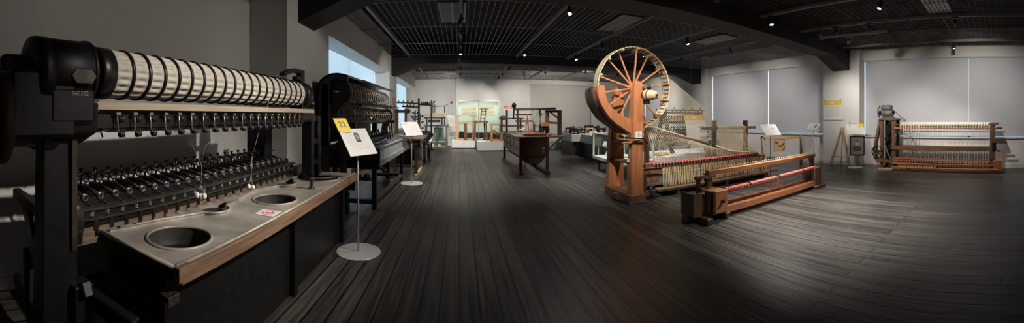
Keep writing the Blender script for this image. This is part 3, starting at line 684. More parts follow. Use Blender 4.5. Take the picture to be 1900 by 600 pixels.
# raised scalloped lip
def lip_path(z):
    P = []
    keys = [(-.24,.40)]
    for cx,cy,R in HALF:
        keys += [(-.215+.02,cy-.42),(-.13,cy-.20)]
        for q in range(9):
            a = math.radians(-95 + q*22); keys.append((cx+.055+R*.95*math.cos(a)*1.0, cy+.02+R*1.1*math.sin(a)))
    keys += [(-.17,2.62),(-.15,2.9),(-.13,3.2)]
    return [(a,b,z) for a,b in keys]
A = lip_path(TZ+.001); B = lip_path(TZ+.028)
mb = MB(); mb.tube(lip_path(TZ+.022),.008,8)
n = len(A); ia = mb.add(A); ib = mb.add(B); 
for i in range(n-1): mb.face((ia+i,ia+i+1,ib+i+1,ib+i),True)
rb(mb,'raised_lip',M['basin'],parent=table)
for cx,cy,R in HALF:
    mb = MB(); mb.lathe([(R-.015,.0015),(.002,.0015)],(cx+.03,cy+.03,TZ),(0,0,1),28,False); rb(mb,'drain_hollow',M['pot'],parent=table)
    mb = MB(); Ap = []; Bp = []
    for q in range(11):
        a = math.radians(-20+q*13); Ap.append((cx+.03+(R-.01)*math.cos(a),cy+.03+(R-.01)*math.sin(a),TZ+.002)); Bp.append((Ap[-1][0],Ap[-1][1],TZ+.060*math.sin(PI*(q+1)/12)))
    i0 = mb.add(Ap); i1 = mb.add(Bp)
    for q in range(10): mb.face((i0+q,i0+q+1,i1+q+1,i1+q),True)
    rb(mb,'drain_guard',M['pot'],parent=table)
mb = MB(); mb.hexa([(U1,VB0+.005,.725),(U1+.028,VB0+.02,.725),(U1+.028,VB1+.03,.725),(U1,VB1+.03,.725),(U1,VB0+.005,TZ+.004),(U1+.028,VB0+.02,TZ+.004),(U1+.028,VB1+.03,TZ+.004),(U1,VB1+.03,TZ+.004)]); fb = rb(mb,'front_board',M['boardwood'],0.004); fb['label'] = 'worn brown wooden front board'
rb(MB().bb((U1-.012,VB0-.004,.74),(U1+.03,VB0+.085,TZ+.008)),'corner_strap',M['boardwood'],0.003)
rb(MB().bb((U0-.02,.10,.74),(U0,VB1,.905)),'back_board',M['backboard'],0.002)['label'] = 'scuffed brown board behind the basin'
mb = MB(); mb.bb((U0+.02,VB0+.02,.30),(.16,VB1-.02,.575)); mb.bb((U0+.01,VB0+.01,.70),(U1,VB1,.785)) if False else None
mb.bb((U0,VB0+.012,.722),(U1,VB0+.03,.795)); mb.bb((U0,VB1-.03,.60),(U1,VB1,.795)); rb(mb,'under_trough',M['iron'],0.004)
for vv in (VB0+.06, 1.85, VB1-.12):
    for uu in (.22,-.22): rb(MB().bb((uu-.03,vv-.03,0),(uu+.03,vv+.03,.72)),'leg',M['iron'],0.004)
rb(MB().bb((-.26,VB0+.10,.0),(.20,VB1-.1,.70)),'under_table_shade',M['iron'],0.01)  # black box added to make the shade under the table
mb = MB(); mb.bb((.30,VB0-.05,.655),(.36,VB0+.02,.685)); mb.bb((.354,VB0-.05,.640),(.362,VB0+.02,.685)); mb.cyl((.33,VB0-.015,.684),(.33,VB0-.015,.688),.010,n=10); rb(mb,'foot_bracket',M['iron2'],0.002)
# cast end frame
mb = MB()
mb.bar((-.95,.05,.93),(.0,.05,.90),.06,.07); mb.bar((-.72,.05,.90),(-.18,.05,.10),.05,.10); mb.bar((-.95,.05,.30),(-.15,.05,.20),.05,.08); mb.bar((-.55,.05,.72),(-.05,.05,.55),.05,.06)
mb.bar((-.30,.05,.45),(.10,.05,.70),.05,.07); mb.tube([(-.05,.05,.62),(-.13,.05,.50),(-.20,.05,.40),(-.22,.05,.25)],.035,8); mb.bar((-.05,.05,.66),(.33,.15,.60),.05,.08); mb.bar((.02,.05,0),(.02,.05,.7),.10,.10); mb.bar((-.7,.05,.62),(-.60,.05,.05),.05,.07)
rb(mb,'end_frame',M['iron'],0.006)
# spindle bench behind the basin
rb(MB().bb((-.245,.06,.905),(-.175,2.72,.922)),'upper_bench_rail',M['iron2'],0.002)
rb(MB().bb((-.225,.06,.855),(-.165,2.72,.866)),'lower_bench_rail',M['iron2'],0.002)
rb(MB().bb((-.225,.10,.835),(-.20,2.72,.905)),'bench_web',M['iron'])
rb(MB().bb((-.62,.15,.86),(-.26,2.72,.96)),'spindle_bed',M['iron'],0.01)
for i in range(21):
    yy = .22 + i*PITCH
    if i: continue
    mb = MB(); q = yy
    mb.bb((-.52,q-.02,.955),(-.40,q+.02,1.00)); mb.cyl((-.47,q,.99),(-.47,q,1.10),.008,n=8); mb.cyl((-.47,q,1.085),(-.47,q,1.10),.013,n=8)
    mb.tube([(-.47,q,1.055),(-.50,q-.03,1.062),(-.54,q-.06,1.045)],.007,6); mb.tube([(-.47,q,1.055),(-.43,q+.03,1.06),(-.39,q+.05,1.045)],.008,6); mb.ring((-.44,q+.02,1.035),(1,0,.2),.022,.006,14,6)
    mb.tube([(-.42,q,1.0),(-.36,q,.985),(-.31,q+.01,.975)],.014,8)
    sp0 = rb(mb,'spindle_unit',M['iron'])
    mb = MB(); mb.cyl((-.30,q+.002,.975),(-.262,q+.012,.968),.011,n=10); rb(mb,'bright_collar',M['chrome'],parent=sp0)
    mb = MB()
    for w_ in range(3): mb.ring((-.262+w_*.008,q+.014,.966),(1,.2,-.1),.019,.0028,14,5)
    rb(mb,'end_coil',M['steel'],parent=sp0)
    mb = MB(); mb.tube([(-.255,q+.016,.955),(-.235,q+.03,.935),(-.222,q+.045,.918)],.003,6); mb.bb((-.245,q+.03,.921),(-.205,q+.055,.927)); rb(mb,'spring_wire',M['iron2'],parent=sp0)
    mb = MB()
    for w_ in range(4): mb.ring((-.205,q+.03,.873+w_*.009),(0,0,1),.013,.003,12,5)
    rb(mb,'coil_spring',M['steel'],parent=sp0)
    mb = MB(); mb.cyl((-.19,q+.03,.862),(-.19,q+.03,.872),.009,n=8); mb.bb((-.168,q+.02,.80),(-.160,q+.045,.856)); rb(mb,'bench_bolt',M['iron'],parent=sp0)
for i in range(1,23): dup_part(sp0,(0,i*PITCH,0))
mb = MB(); mb.lathe([(.055,.86),(.06,.94),(.062,1.0),(.05,1.025),(.03,1.03),(.035,1.045),(.035,1.055),(.02,1.058),(.018,1.075),(.004,1.078)],(-.20,.13,0),(0,0,1),24); mb.tube([(-.20,.13,1.04),(-.16,.06,1.03),(-.12,.03,1.01)],.010,8); rb(mb,'oil_pot',M['iron2'])
for q in list(reel_m.children):
    if q.name.split('.')[0] in ('upper_bench_rail','lower_bench_rail','bench_web','spindle_bed','spindle_unit'): q.location.z += .062
rb(MB().bb((-.60,2.38,.95),(-.36,2.52,1.43)).bb((-.66,2.34,.95),(-.5,2.40,1.06)),'far_cabinet',M['iron'],0.01)
# valve, bent handle, stud on the table
mb = MB(); mb.lathe([(.035,0),(.035,.006),(.02,.012),(.022,.022),(.016,.03),(.013,.05),(.017,.06),(.012,.075),(.016,.085),(.034,.092),(.036,.100),(.02,.108),(.004,.11)],(.195,2.30,TZ),(0,0,1),20); rb(mb,'valve_knob',M['rust'])
mb = MB(); mb.tube([(-.10,2.84,TZ+.05),(-.08,2.74,TZ+.035),(-.02,2.66,TZ+.028),(.08,2.66,TZ+.026),(.20,2.74,TZ+.026),(.26,2.83,TZ+.026)],.016,10); rb(mb,'bent_handle',M['rust'])
mb = MB(); mb.lathe([(.03,0),(.03,.006),(.014,.01),(.013,.055),(.008,.058)],(-.14,2.78,TZ),(0,0,1),14); mb.cyl((-.19,2.76,TZ),(-.19,2.76,TZ+.03),.02); rb(mb,'stud',M['iron2'])
# two silk threads running down from the reels
mb = MB(); mb.tube([(.123,1.62,RZ-.04),(.10,1.62,1.55),(.085,1.60,1.46)],.0012,4); rb(mb,'silk_thread',M['silkthread']); rb(MB().tube([(.123,2.28,RZ-.03),(.10,2.28,1.55)],.0012,4),'silk_thread',M['silkthread'])
# cocoons hanging over the basin
def world_m(p): return reel_m.location + Matrix.Rotation(.031,3,'Z')@V(p)
def pendant(px, py, Xw, n, label, ztop, r):
    c = at_X(px,py,Xw); root = thing('cocoon_pendant',label,'silk cocoons',c,0)
    offs = [(-.022,-.012,-.004),(.0,.004,-.010),(.020,.010,-.006)][:n] if n == 3 else [(-.014,-.01,0),(.012,.008,-.006)]
    for o_ in offs: MB().ball(c+V(o_),r,14,10,(1,1,1.22)).build('cocoon',M['cocoon'],root)
    top = V((Xw, c.y, ztop)); f = c + V((0,0,(ztop-c.z)*.55))
    mb = MB()
    for o_ in offs: mb.tube([c+V(o_)+V((0,0,r)), c+V((0,0,.06))],.0009,4)
    mb.tube([c+V((0,0,.06)), f+V((.006,.004,0))],.0010,4)
    if n == 3:
        mb.tube([f, f+V((-.03,-.06,.14)), V((-1.425,c.y-.10,ztop))],.0008,4); mb.tube([f, f+V((.02,.02,.12)), V((-1.43,c.y+.05,ztop))],.0008,4)
    else: mb.tube([f+V((.006,.004,0)), V((-1.43,c.y,ztop))],.0008,4)
    mb.build('thread',M['silkthread'],root)
pendant(373,362,-1.50,3,'three white cocoons hanging on a thread over the near drain of the basin',1.35,.0165)
pendant(466,346,-1.50,2,'two white cocoons hanging on a thread farther along the basin',1.375,.0150)
# no touching card on the basin
c4 = [at_z(*p,.8035) for p in ((472,397),(507,402.5),(522,393),(488,388.5))]
root = thing('no_touch_card','white card with red ring mark lying flat on the zinc basin','notice card',(c4[0]+c4[2])/2,0)
mb = MB(); mb.hexa([p-V((0,0,.0015)) for p in c4]+[p for p in c4]); mb.build('card',M['paper'],root)
cc = (c4[0]+c4[1]+c4[2]+c4[3])/4; ex = (c4[1]-c4[0]).normalized(); ey = V((0,0,1)).cross(ex)
no_touch(cc-ey*0.0, ey*-1, ex, .047, root, M['red'])

# ================================================================ second reeling machine (skeleton reels under a black hood)
m2 = thing('hooded_reeling_machine','black hooded reeling machine with skeleton wire reels and a worn blue basin','reeling machine',(-1.75,5.2,0),0)
HY0, HY1 = 4.95, 8.15
arc = [(-2.18,1.05),(-2.18,1.86),(-2.165,1.97),(-2.12,2.06),(-2.04,2.12),(-1.94,2.155),(-1.84,2.16),(-1.75,2.145),(-1.67,2.12)]
inn = [(-2.15,1.05),(-2.15,1.85),(-2.135,1.955),(-2.10,2.035),(-2.03,2.09),(-1.935,2.125),(-1.84,2.13),(-1.755,2.115),(-1.68,2.09)]
mb = MB(); mb.strip([(x,HY0,z) for x,z in arc],[(x,HY0,z) for x,z in inn],(0,HY1-HY0,0),True); mb.build('hood',M['black'],m2)
mb = MB(); mb.strip([(x,HY0,z) for x,z in arc],[(-1.97 if x < -1.97 else x,HY0,1.05 if x<-2.17 else min(z-.03,1.66+.40*(x+2.18)/.3) if x<-1.97 else z-.10) for x,z in arc],(0,.05,0)); mb.build('hood_end',M['black'],m2)
mb = MB(); mb.hexa([(-1.72,HY0+1.0,2.115),(-1.63,HY0+1.0,2.085),(-1.63,HY1+.25,2.085),(-1.72,HY1+.25,2.115),(-1.72,HY0+1.0,2.150),(-1.63,HY0+1.0,2.115),(-1.63,HY1+.25,2.115),(-1.72,HY1+.25,2.150)]); mb.build('hood_flap',M['iron'],m2,0.003)
RX, RZ2 = -1.84, 1.865
for row,(rx,rz_,R2,n) in enumerate(((RX,RZ2,.178,18),(-1.77,1.50,.15,16))):
    MB().cyl((rx,HY0-.15,rz_),(rx,HY1+.1,rz_),.016,n=10).build('reel_shaft',M['iron2'],m2)
    step = (HY1-HY0-.25)/n
    mb = MB(); y = HY0+.22
    mb.ring((rx,y,rz_),(0,1,0),R2,.012,30,6)
    first = mb.build('wire_reel',M['brass'],m2)
    mb = MB()
    for k in range(6):
        a = PI*k/3+.2; ca, sa = math.cos(a), math.sin(a)
        mb.bar((rx+R2*ca,y,rz_+R2*sa),(rx+R2*ca,y+step*.9,rz_+R2*sa),.010,.005,(ca,0,sa)); mb.tube([(rx,y+step*.27,rz_),(rx+R2*ca,y+step*.27,rz_+R2*sa)],.0045,5)
    mb.build('reel_arms',M['brass'],first)
    for i in range(1,n): dup_part(first,(0,i*step,0))
mb = MB(); mb.lathe([(.20,0),(.205,.01),(.205,.035),(.18,.045),(.05,.05)],(RX,HY0+.05,RZ2),(0,1,0),32); mb.build('reel_end_disc',M['iron'],m2); MB().lathe([(.16,0),(.17,.02),(.14,.05)],(-1.77,HY1-.05,1.50),(0,1,0),28).build('reel_end_disc',M['iron'],m2)
mb = MB(); mb.bb((-1.64,HY0+.5,1.655),(-1.58,HY1+.3,1.70)); mb.build('traverse_rail',M['iron2'],m2,0.003)
mb = MB()
for k in range(18): y = HY0+.3+k*.165; mb.cyl((-1.60,y,1.68),(-1.48,y,1.70+.02*(k%2)),.007,n=6); mb.cyl((-1.62,y+.05,1.70),(-1.62,y+.05,1.75),.008,n=6)
mb.tube([(-1.52,HY0+.6,1.705),(-1.52,HY1+.35,1.71)],.009,6); mb.build('thread_guides',M['iron2'],m2)
# posts and cross frames
for y in (5.0, 8.1):
    MB().bb((-2.10,y-.05,0),(-1.98,y+.05,2.0)).build('frame_post',M['iron'],m2,0.005)
    mb = MB(); mb.hexa([(-1.76,y-.04,0),(-1.66,y-.04,0),(-1.66,y+.04,0),(-1.76,y+.04,0),(-1.84,y-.04,1.35),(-1.74,y-.04,1.35),(-1.74,y+.04,1.35),(-1.84,y+.04,1.35)]); mb.build('frame_post',M['iron'],m2,0.005)
    mb = MB(); mb.bar((-2.1,y,1.34),(-1.55,y,1.36),.05,.07); mb.bar((-2.1,y,1.0),(-1.66,y,1.0),.05,.06); mb.bar((-2.1,y,.3),(-1.66,y,.3),.05,.06); mb.build('cross_bar',M['iron'],m2,0.004)
for k in range(3):
    y = 7.6+k*.28
    mb = MB(); mb.bar((-1.78,y,.95),(-1.70,y,1.45),.03,.03); mb.bar((-1.60,y,.95),(-1.66,y,1.45),.03,.03); mb.bar((-1.76,y,1.1),(-1.62,y,1.1),.02,.03); mb.build('hanger_frame',M['iron'],m2)
# basin: dark end panel, blue enamel sides
BX0, BX1, BY0, BY1 = -2.12, -1.23, 5.22, 8.05
mb = MB(); mb.bb((BX0,BY0,.66),(BX1,BY0+.03,.985)); mb.bb((BX0,BY0,.66),(BX0+.03,BY1,1.02)); mb.build('basin_end_panel',M['iron'],m2,0.003)
mb = MB(); mb.hexa([(BX1-.03,BY0+.02,.80),(BX1,BY0+.02,.80),(BX1,BY1,.80),(BX1-.03,BY1,.80),(BX1-.05,BY0+.02,.99),(BX1-.02,BY0+.02,.99),(BX1-.02,BY1,.99),(BX1-.05,BY1,.99)]); mb.bb((BX0,BY1-.03,.80),(BX1,BY1,.99)); mb.build('basin_side',M['blue'],m2,0.003)['label'] = 'worn blue enamel basin side'
mb = MB(); mb.bb((BX0,BY0,.74),(BX1,BY1,.80)); mb.build('basin_floor',M['blue'],m2)
mb = MB(); mb.bb((BX1-.06,BY0,.985),(BX1+.01,BY1,1.0)); mb.bb((BX1-.005,BY0-.01,.72),(BX1+.03,BY1,.805)); mb.build('basin_rim',M['basin'],m2,0.003)
for y in (5.9,6.65,7.4): MB().bb((BX0+.3,y-.02,.8),(BX1-.03,y+.02,.975)).build('basin_divider',M['blue'],m2,0.002)
mb = MB(); mb.bb((-2.0,BY0+.1,.99),(-1.66,BY1-.2,1.06)); 
for k in range(12): y = BY0+.25+k*.22; mb.cyl((-1.76,y,1.06),(-1.76,y,1.14),.03,n=10); mb.cyl((-1.90,y,1.06),(-1.90,y,1.18),.018,n=8)
mb.build('spindle_bed',M['iron'],m2)
for k in range(3):
    y = BY0+.20+k*.12; MB().bar((-1.98+k*.10,y,1.10),(-1.90+k*.10,y,1.19),.05,.02).build('bright_lever',M['chrome'],m2,0.002)
mb = MB(); mb.tube([(-1.62,5.5,1.02),(-1.35,5.6,1.03),(-1.28,5.9,1.06)],.018,8); mb.tube([(-1.6,6.1,1.0),(-1.3,6.2,1.12),(-1.28,6.3,1.3)],.014,8); mb.build('steam_pipe',M['iron2'],m2)
for x,y in ((BX1-.12,5.35),(BX1-.12,7.9),(BX0+.1,5.35),(BX0+.1,7.9)): MB().bb((x-.035,y-.035,0),(x+.035,y+.035,.74)).build('leg',M['iron'],m2,0.004)
mb = MB(); mb.bar((BX1-.12,5.35,.12),(BX1-.12,7.9,.12),.07,.07); mb.bar((BX0+.1,5.35,.12),(BX1-.12,5.35,.12),.07,.07); mb.bar((BX0+.1,7.9,.12),(BX1-.12,7.9,.12),.07,.07); mb.build('stretcher',M['rust'],m2,0.004)
mb = MB(); mb.tube([(-1.75,5.15,.52),(-1.35,5.15,.52)],.03,10); mb.tube([(-1.6,5.15,.52),(-1.6,5.15,.66)],.02,8); mb.ball((-1.42,5.15,.54),.06,10,8); mb.cyl((-1.55,5.10,.54),(-1.55,5.2,.54),.045); mb.tube([(-1.32,5.4,.68),(-1.22,5.5,.60),(-1.24,5.7,.58)],.02,8); mb.build('drain_valve',M['iron'],m2)
mb = MB(); mb.bb((-1.66,7.30,0),(-1.34,7.46,.09)); mb.build('foot_block',M['cabtop'],m2,0.006)
mb = MB()
for k in range(4): mb.ring((-1.20,8.0+.05*k,.86),(0,1,0),.06,.012,16,6)
mb.build('hose_coil',M['iron'],m2)

# ================================================================ long dark table machine with bent black pipes
m3 = thing('long_work_table','long dark wooden work table with three black bent pipes over its far end','table',(-1.4,9.5,0),0)
TX0, TX1, TY0, TY1 = -2.05, -0.95, 7.75+.75, 11.6
MB().bb((TX0,TY0,.88),(TX1,TY1,.93)).build('table_top',M['cabtop'],m2 if False else m3,0.006)
mb = MB(); mb.bb((TX0+.05,TY0+.05,.76),(TX1-.05,TY0+.09,.88)); mb.bb((TX1-.09,TY0+.05,.76),(TX1-.05,TY1-.05,.88)); mb.build('apron',M['darkwoodY'],m3,0.004)
for x,y in ((TX0+.12,TY0+.15),(TX1-.15,TY0+.15),(TX0+.12,TY1-.9),(TX1-.15,TY1-.9)): MB().bb((x-.04,y-.04,0),(x+.04,y+.04,.88)).build('leg',M['darkwoodZ'],m3,0.004)
for s_ in (-.16,.16): MB().bar((-1.02,11.45+s_*1.5,0),(-1.06,11.45+s_*.4,.88),.06,.05).build('splayed_leg',M['darkwoodZ'],m3,0.004)
mb = MB(); mb.bar((TX0+.12,TY0+.15,.22),(TX1-.15,TY0+.15,.22),.05,.06); mb.bar((TX1-.15,TY0+.15,.22),(TX1-.15,TY1-.9,.22),.05,.06); mb.build('stretcher',M['darkwoodY'],m3,0.004)
for k in range(3):
    y = 10.1+.55*k; mb = MB(); P = [(-1.64,y,.965),(-1.25,y,.975)]
    for q in range(7): a = PI/2*q/6; P.append((-1.02+.14*math.sin(a)-.0,y,.85+.125*math.cos(a)))
    P += [(-.875,y,.80),(-.90,y,.74)]
    mb.tube(P,.028,10); mb.build('bent_pipe',M['black'],m3)
mb = MB(); mb.cyl((-.86,9.75,.74),(-.82,11.3,.86),.045,n=14); mb.build('white_roller',M['signgrey'],m3)
mb = MB(); mb.tube([(-1.62,9.2,.96),(-1.5,9.0,.955),(-1.2,9.3,.945),(-1.4,9.7,.95)],.03,10); mb.build('cloth_roll',M['railwood'],m3)
mb = MB(); mb.bb((-1.7,9.6,.25),(-1.15,10.4,.55)); mb.bb((-1.62,9.3,.1),(-1.3,9.5,.42)); mb.build('under_drive',M['iron'],m3,0.01)
tag(MB().bb((-1.13,8.5,0),(-1.06,12.6,.035)).build('floor_batten',M['palewoodY'],None,0.004),'pale wooden batten lying on the floor along the long table','batten')
# dark upright post with side arms behind the table
def arm_post(x, y, h, label, arms):
    root = thing('thread_post',label,'post',(x,y,0),0)
    mb = MB(); mb.bb((x-.035,y-.035,0),(x+.035,y+.035,h)); mb.lathe([(.03,0),(.045,.02),(.03,.05),(.012,.06)],(x,y,h),(0,0,1),12); mb.build('upright',M['black'],root,0.003)
    for z,dx,dy in arms:
        mb = MB(); mb.bar((x,y,z),(x+dx,y+dy,z+.03),.03,.05)
        for k in range(4): t = .3+.2*k; mb.cyl((x+dx*t,y+dy*t,z+.03),(x+dx*t,y+dy*t,z+.10),.02,n=8)
        mb.build('side_arm',M['iron'],root)
    mb = MB(); mb.bb((x-.12,y-.12,0),(x+.12,y+.12,.04)); mb.build('foot',M['iron'],root,0.004)
arm_post(-1.44,12.1,2.07,'tall black post with long side arms beyond the long dark table',((1.93,-.75,-.3),(1.80,-.62,.1),(1.90,.35,-.05)))
arm_post(-1.25,15.2,2.12,'slim black post with a short arm in front of the green winder',((1.95,-.5,-.2),(2.0,-.32,.1)))
# dark wooden thread frame left of the posts
fr = thing('reeling_frame','old brown wooden frame with cross beam against the second left column','frame',(-2.0,11.8,0),0)
for x,y in ((-2.16,11.8),(-1.86,11.8)): MB().bb((x-.04,y-.04,0),(x+.04,y+.04,1.75)).build('post',M['brownwoodZ'],fr,0.004)
MB().bb((-2.24,11.75,1.60),(-1.70,11.85,1.70)).build('cross_beam',M['darkwoodX'],fr,0.004)
mb = MB(); mb.ring((-1.78,11.68,1.66),(0,1,0),.07,.015,18,6); mb.cyl((-1.78,11.62,1.66),(-1.78,11.76,1.66),.02); mb.bar((-1.85,11.68,1.66),(-1.71,11.68,1.66),.02,.02); mb.build('pulley',M['iron2'],fr)
# red headed narrow banner on the far left column
root = thing('wall_banner','narrow white banner with red head on the second left column','banner',(COLF,11.65,1.0),0)
MB().bb((COLF,11.42,1.02),(COLF+.012,11.88,1.86)).build('banner_sheet',M['paper'],root); MB().bb((COLF,11.42,1.86),(COLF+.013,11.88,2.12)).build('banner_head',M['redcard'],root)
mb = MB(); print_lines(mb,(COLF+.0135,11.50,2.02),(0,1,0),(0,0,1),.3,2,.07,.04,4,1.0,char=.05); mb.build('banner_title',M['paper'],root)
MB().bb((COLF+.012,11.49,1.08),(COLF+.0135,11.81,1.60)).build('banner_picture',M['railwood'],root)

# ================================================================ green winder with rows of bobbins, farther white sign
gw = thing('green_winder','green iron winding machine with a row of pale bobbins against the far left wall','winding machine',(-1.35,16.9,0),0)
gx0, gx1, gy = -1.75, -.55, 16.9
for x in (gx0+.1, -1.1, gx1-.1):
    for y in (gy-.25,gy+.25): MB().bb((x-.03,y-.03,0),(x+.03,y+.03,1.0)).build('leg',M['green'],gw,0.004)
mb = MB(); mb.bb((gx0,gy-.3,.98),(gx1,gy+.3,1.05)); mb.bb((gx0+.1,gy-.28,.30),(gx1-.1,gy+.28,.36)); mb.build('table_frame',M['green'],gw,0.005)
MB().bb((gx0+.5,gy-.22,.42),(gx1-.25,gy+.2,.92)).build('drive_box',M['green'],gw,0.01)
mb = MB(); mb.bb((gx0+.0,gy-.2,1.36),(gx1-.15,gy+.2,1.42)); mb.bb((gx0+.1,gy-.05,1.05),(gx0+.16,gy+.05,1.4)); mb.bb((gx1-.35,gy-.05,1.05),(gx1-.29,gy+.05,1.4)); mb.bb((gx0+.2,gy-.15,1.18),(gx1-.4,gy+.1,1.3)); mb.build('bobbin_board',M['iron2'],gw,0.004)
mb = MB(); bx = gx0+.08; mb.lathe([(.045,0),(.03,.02),(.04,.06),(.045,.14),(.03,.21),(.012,.22)],(bx,gy-.14,1.42),(0,0,1),12); bob = mb.build('bobbin',M['tape'],gw)
for k in range(1,9): dup_part(bob,(k*.115,0,0))
mb = MB(); mb.cyl((-1.32,gy,1.4),(-1.32,gy,2.15),.02,n=8); mb.cyl((-1.22,gy,1.4),(-1.22,gy,2.05),.02,n=8); mb.ball((-1.25,gy,2.18),.05,10,8); mb.bar((-1.35,gy,1.95),(-.75,gy,1.98),.025,.03); mb.cyl((-.75,gy,1.0),(-.75,gy,1.98),.022,n=8); mb.bar((-.75,gy,1.98),(-.40,gy,2.12),.02,.02); mb.cyl((-.40,gy,2.10),(-.40,gy,2.2),.04,n=8); mb.build('thread_stand',M['iron'],gw)
for k,(x,h) in enumerate(((-2.05,1.75),(-1.85,1.6),(-2.2,1.55))):
    rt = thing('twisting_stand',('grey iron thread stand with knobs, tallest of three left of the green winder','grey iron thread stand with knobs, closest to the green winder','grey iron thread stand with knobs, farthest left of the green winder')[k],'stand',(x,15.9+.3*k,0),0)
    y = 15.9+.3*k
    mb = MB(); mb.cyl((x,y,0),(x,y,h),.022,n=8); mb.bb((x-.12,y-.12,0),(x+.12,y+.12,.03)); mb.build('rod',M['iron'],rt)
    for q in range(3):
        z = h-.15-.28*q; mb = MB(); mb.cyl((x-.12,y,z),(x+.12,y,z),.018,n=8); mb.lathe([(.05,0),(.065,.03),(.05,.08),(.02,.1)],(x-.1,y,z),(0,0,1),12); mb.lathe([(.04,0),(.055,.03),(.02,.09)],(x+.1,y,z),(0,0,1),12); mb.build('bobbin_arm',M['iron2'],rt)
tag(MB().bb((-1.75,16.35,0),(-.7,17.2,.025)).build('floor_board',M['palewoodX'],None,0.003),'pale plywood board on the floor under the green winder','board')
for k,(x,lab) in enumerate(((-1.28,'small white label card at the foot of the green winder, left one'),(-.98,'small white label card at the foot of the green winder, right one'))):
    mb = MB(); mb.hexa([(x-.06,16.42,.026),(x+.06,16.42,.026),(x+.06,16.48,.026),(x-.06,16.48,.026),(x-.06,16.45,.16),(x+.06,16.45,.16),(x+.06,16.455,.16),(x-.06,16.455,.16)]); tag(mb.build('label_card',M['paper']),lab,'label card')
root = thing('text_panel_stand','tall white floor panel with faint picture between winder and showcase','panel',(-.42,17.3,0),0)
mb = MB(); mb.bb((-.62,17.29,.95),(-.18,17.315,1.52)); pn = mb.build('panel',M['white'],root,0.003)
mb = MB(); i = mb.add([(-.50,17.288,1.18),(-.30,17.288,1.18),(-.30,17.288,1.38),(-.50,17.288,1.38)]); mb.face((i,i+1,i+2,i+3)); mb.build('printed_picture',M['chart'],pn)
mb = MB(); mb.bb((-.60,17.32,0),(-.42,17.33,.95)); mb.bb((-.38,17.32,0),(-.20,17.33,.95)); mb.build('back_board',M['white'],root); MB().bb((-.66,17.2,0),(-.14,17.45,.02)).build('base_plate',M['white'],root,0.004)

# ================================================================ built-in showcase in the far wall
sc = bpy.data.objects.new('trim_1', None); COL.objects.link(sc); sc.location = (SX0,YB,SZ0); sc['kind'] = 'structure'
mb = MB(); mb.bb((SX0,YB+.66,SZ0),(SX1,YB+.69,SZ1)); mb.bb((SX0,YB+.02,SZ0),(SX0+.02,YB+.66,SZ1)); mb.bb((SX1-.02,YB+.02,SZ0),(SX1,YB+.66,SZ1)); mb.bb((SX0,YB+.02,SZ0),(SX1,YB+.66,SZ0+.02)); mb.bb((SX0,YB+.02,SZ1-.02),(SX1,YB+.66,SZ1)); mb.build('showcase_lining',M['showcase'],sc)
mb = MB()
for a,b in (((SX0,YB-.01,SZ0),(SX0+.04,YB+.04,SZ1)),((SX1-.04,YB-.01,SZ0),(SX1,YB+.04,SZ1)),((SX0,YB-.01,SZ1-.05),(SX1,YB+.04,SZ1)),((SX0,YB-.01,SZ0),(SX1,YB+.04,SZ0+.06)),(((SX0+SX1)/2-.02,YB-.01,SZ0),((SX0+SX1)/2+.02,YB+.03,SZ1))): mb.bb(a,b)
mb.build('showcase_frame',M['frameal'],sc)
MB().bb((SX0+.04,YB+.008,SZ0+.06),(SX1-.04,YB+.014,SZ1-.05)).build('showcase_glass',M['glass'],sc)
MB().bb((SX0+.1,YB+.08,SZ1-.045),(SX1-.1,YB+.16,SZ1-.022)).build('showcase_strip_lamp',M['striplamp'],sc)
ld = bpy.data.lights.new('showcase_light','AREA'); ld.energy = 7.5; ld.shape = 'RECTANGLE'; ld.size = 2.0; ld.size_y = .08; ld.color = (1.0,1.0,.95)
lo = bpy.data.objects.new('showcase_light',ld); COL.objects.link(lo); lo.location = (V(((SX0+SX1)/2,YB+.14,SZ1-.05)) - sc.location); lo.rotation_euler = (math.radians(22),0,0); lo.parent = sc
for k,(x0,x1,z0,z1,lab) in enumerate(((.10,.98,1.52,2.06,'cream paper chart with rows of figures, left half of the showcase'),(1.10,1.92,1.52,2.12,'cream paper chart with rows of figures, right half of the showcase'))):
    root = thing('paper_chart',lab,'chart',((x0+x1)/2,YB+.64,z0),0)
    MB().bb((x0,YB+.645,z0),(x1,YB+.658,z1)).build('chart_sheet',M['chart'],root)
    mb = MB()
    for r in range(2): print_lines(mb,(x0+.06,YB+.644,z1-.15-r*.22),(1,0,0),(0,0,1),x1-x0-.1,3,.06,.018,20+k+r,1.0,off=.0006,char=.035)
    mb.build('chart_figures',M['backboard'],root)
MB().bb((SX0+.02,YB+.35,1.18),(SX1-.02,YB+.66,1.20)).build('showcase_shelf',M['glass'],sc)
for k in range(6):
    x = .15+.30*k; mb = MB(); mb.lathe([(.045,0),(.048,.02),(.045,.15),(.018,.20),(.018,.24),(.022,.25)],(x,YB+.45,.60),(0,0,1),14)
    o = mb.build('glass_bottle',M['glass'] if k%2 else M['showcase']); tag(o,'small pale bottle standing in a row inside the lit showcase','bottle','bottles in the showcase')
MB().bb((SX0+.02,YB+.10,.57),(SX1-.02,YB+.62,.60)).build('showcase_deck',M['showcase'],sc); 
mb = MB(); mb.bb((SX0+.3,YB+.12,SZ0+.02),(SX1-.1,YB+.3,.57)); mb.build('showcase_pedestal',M['plinthblack'],sc)
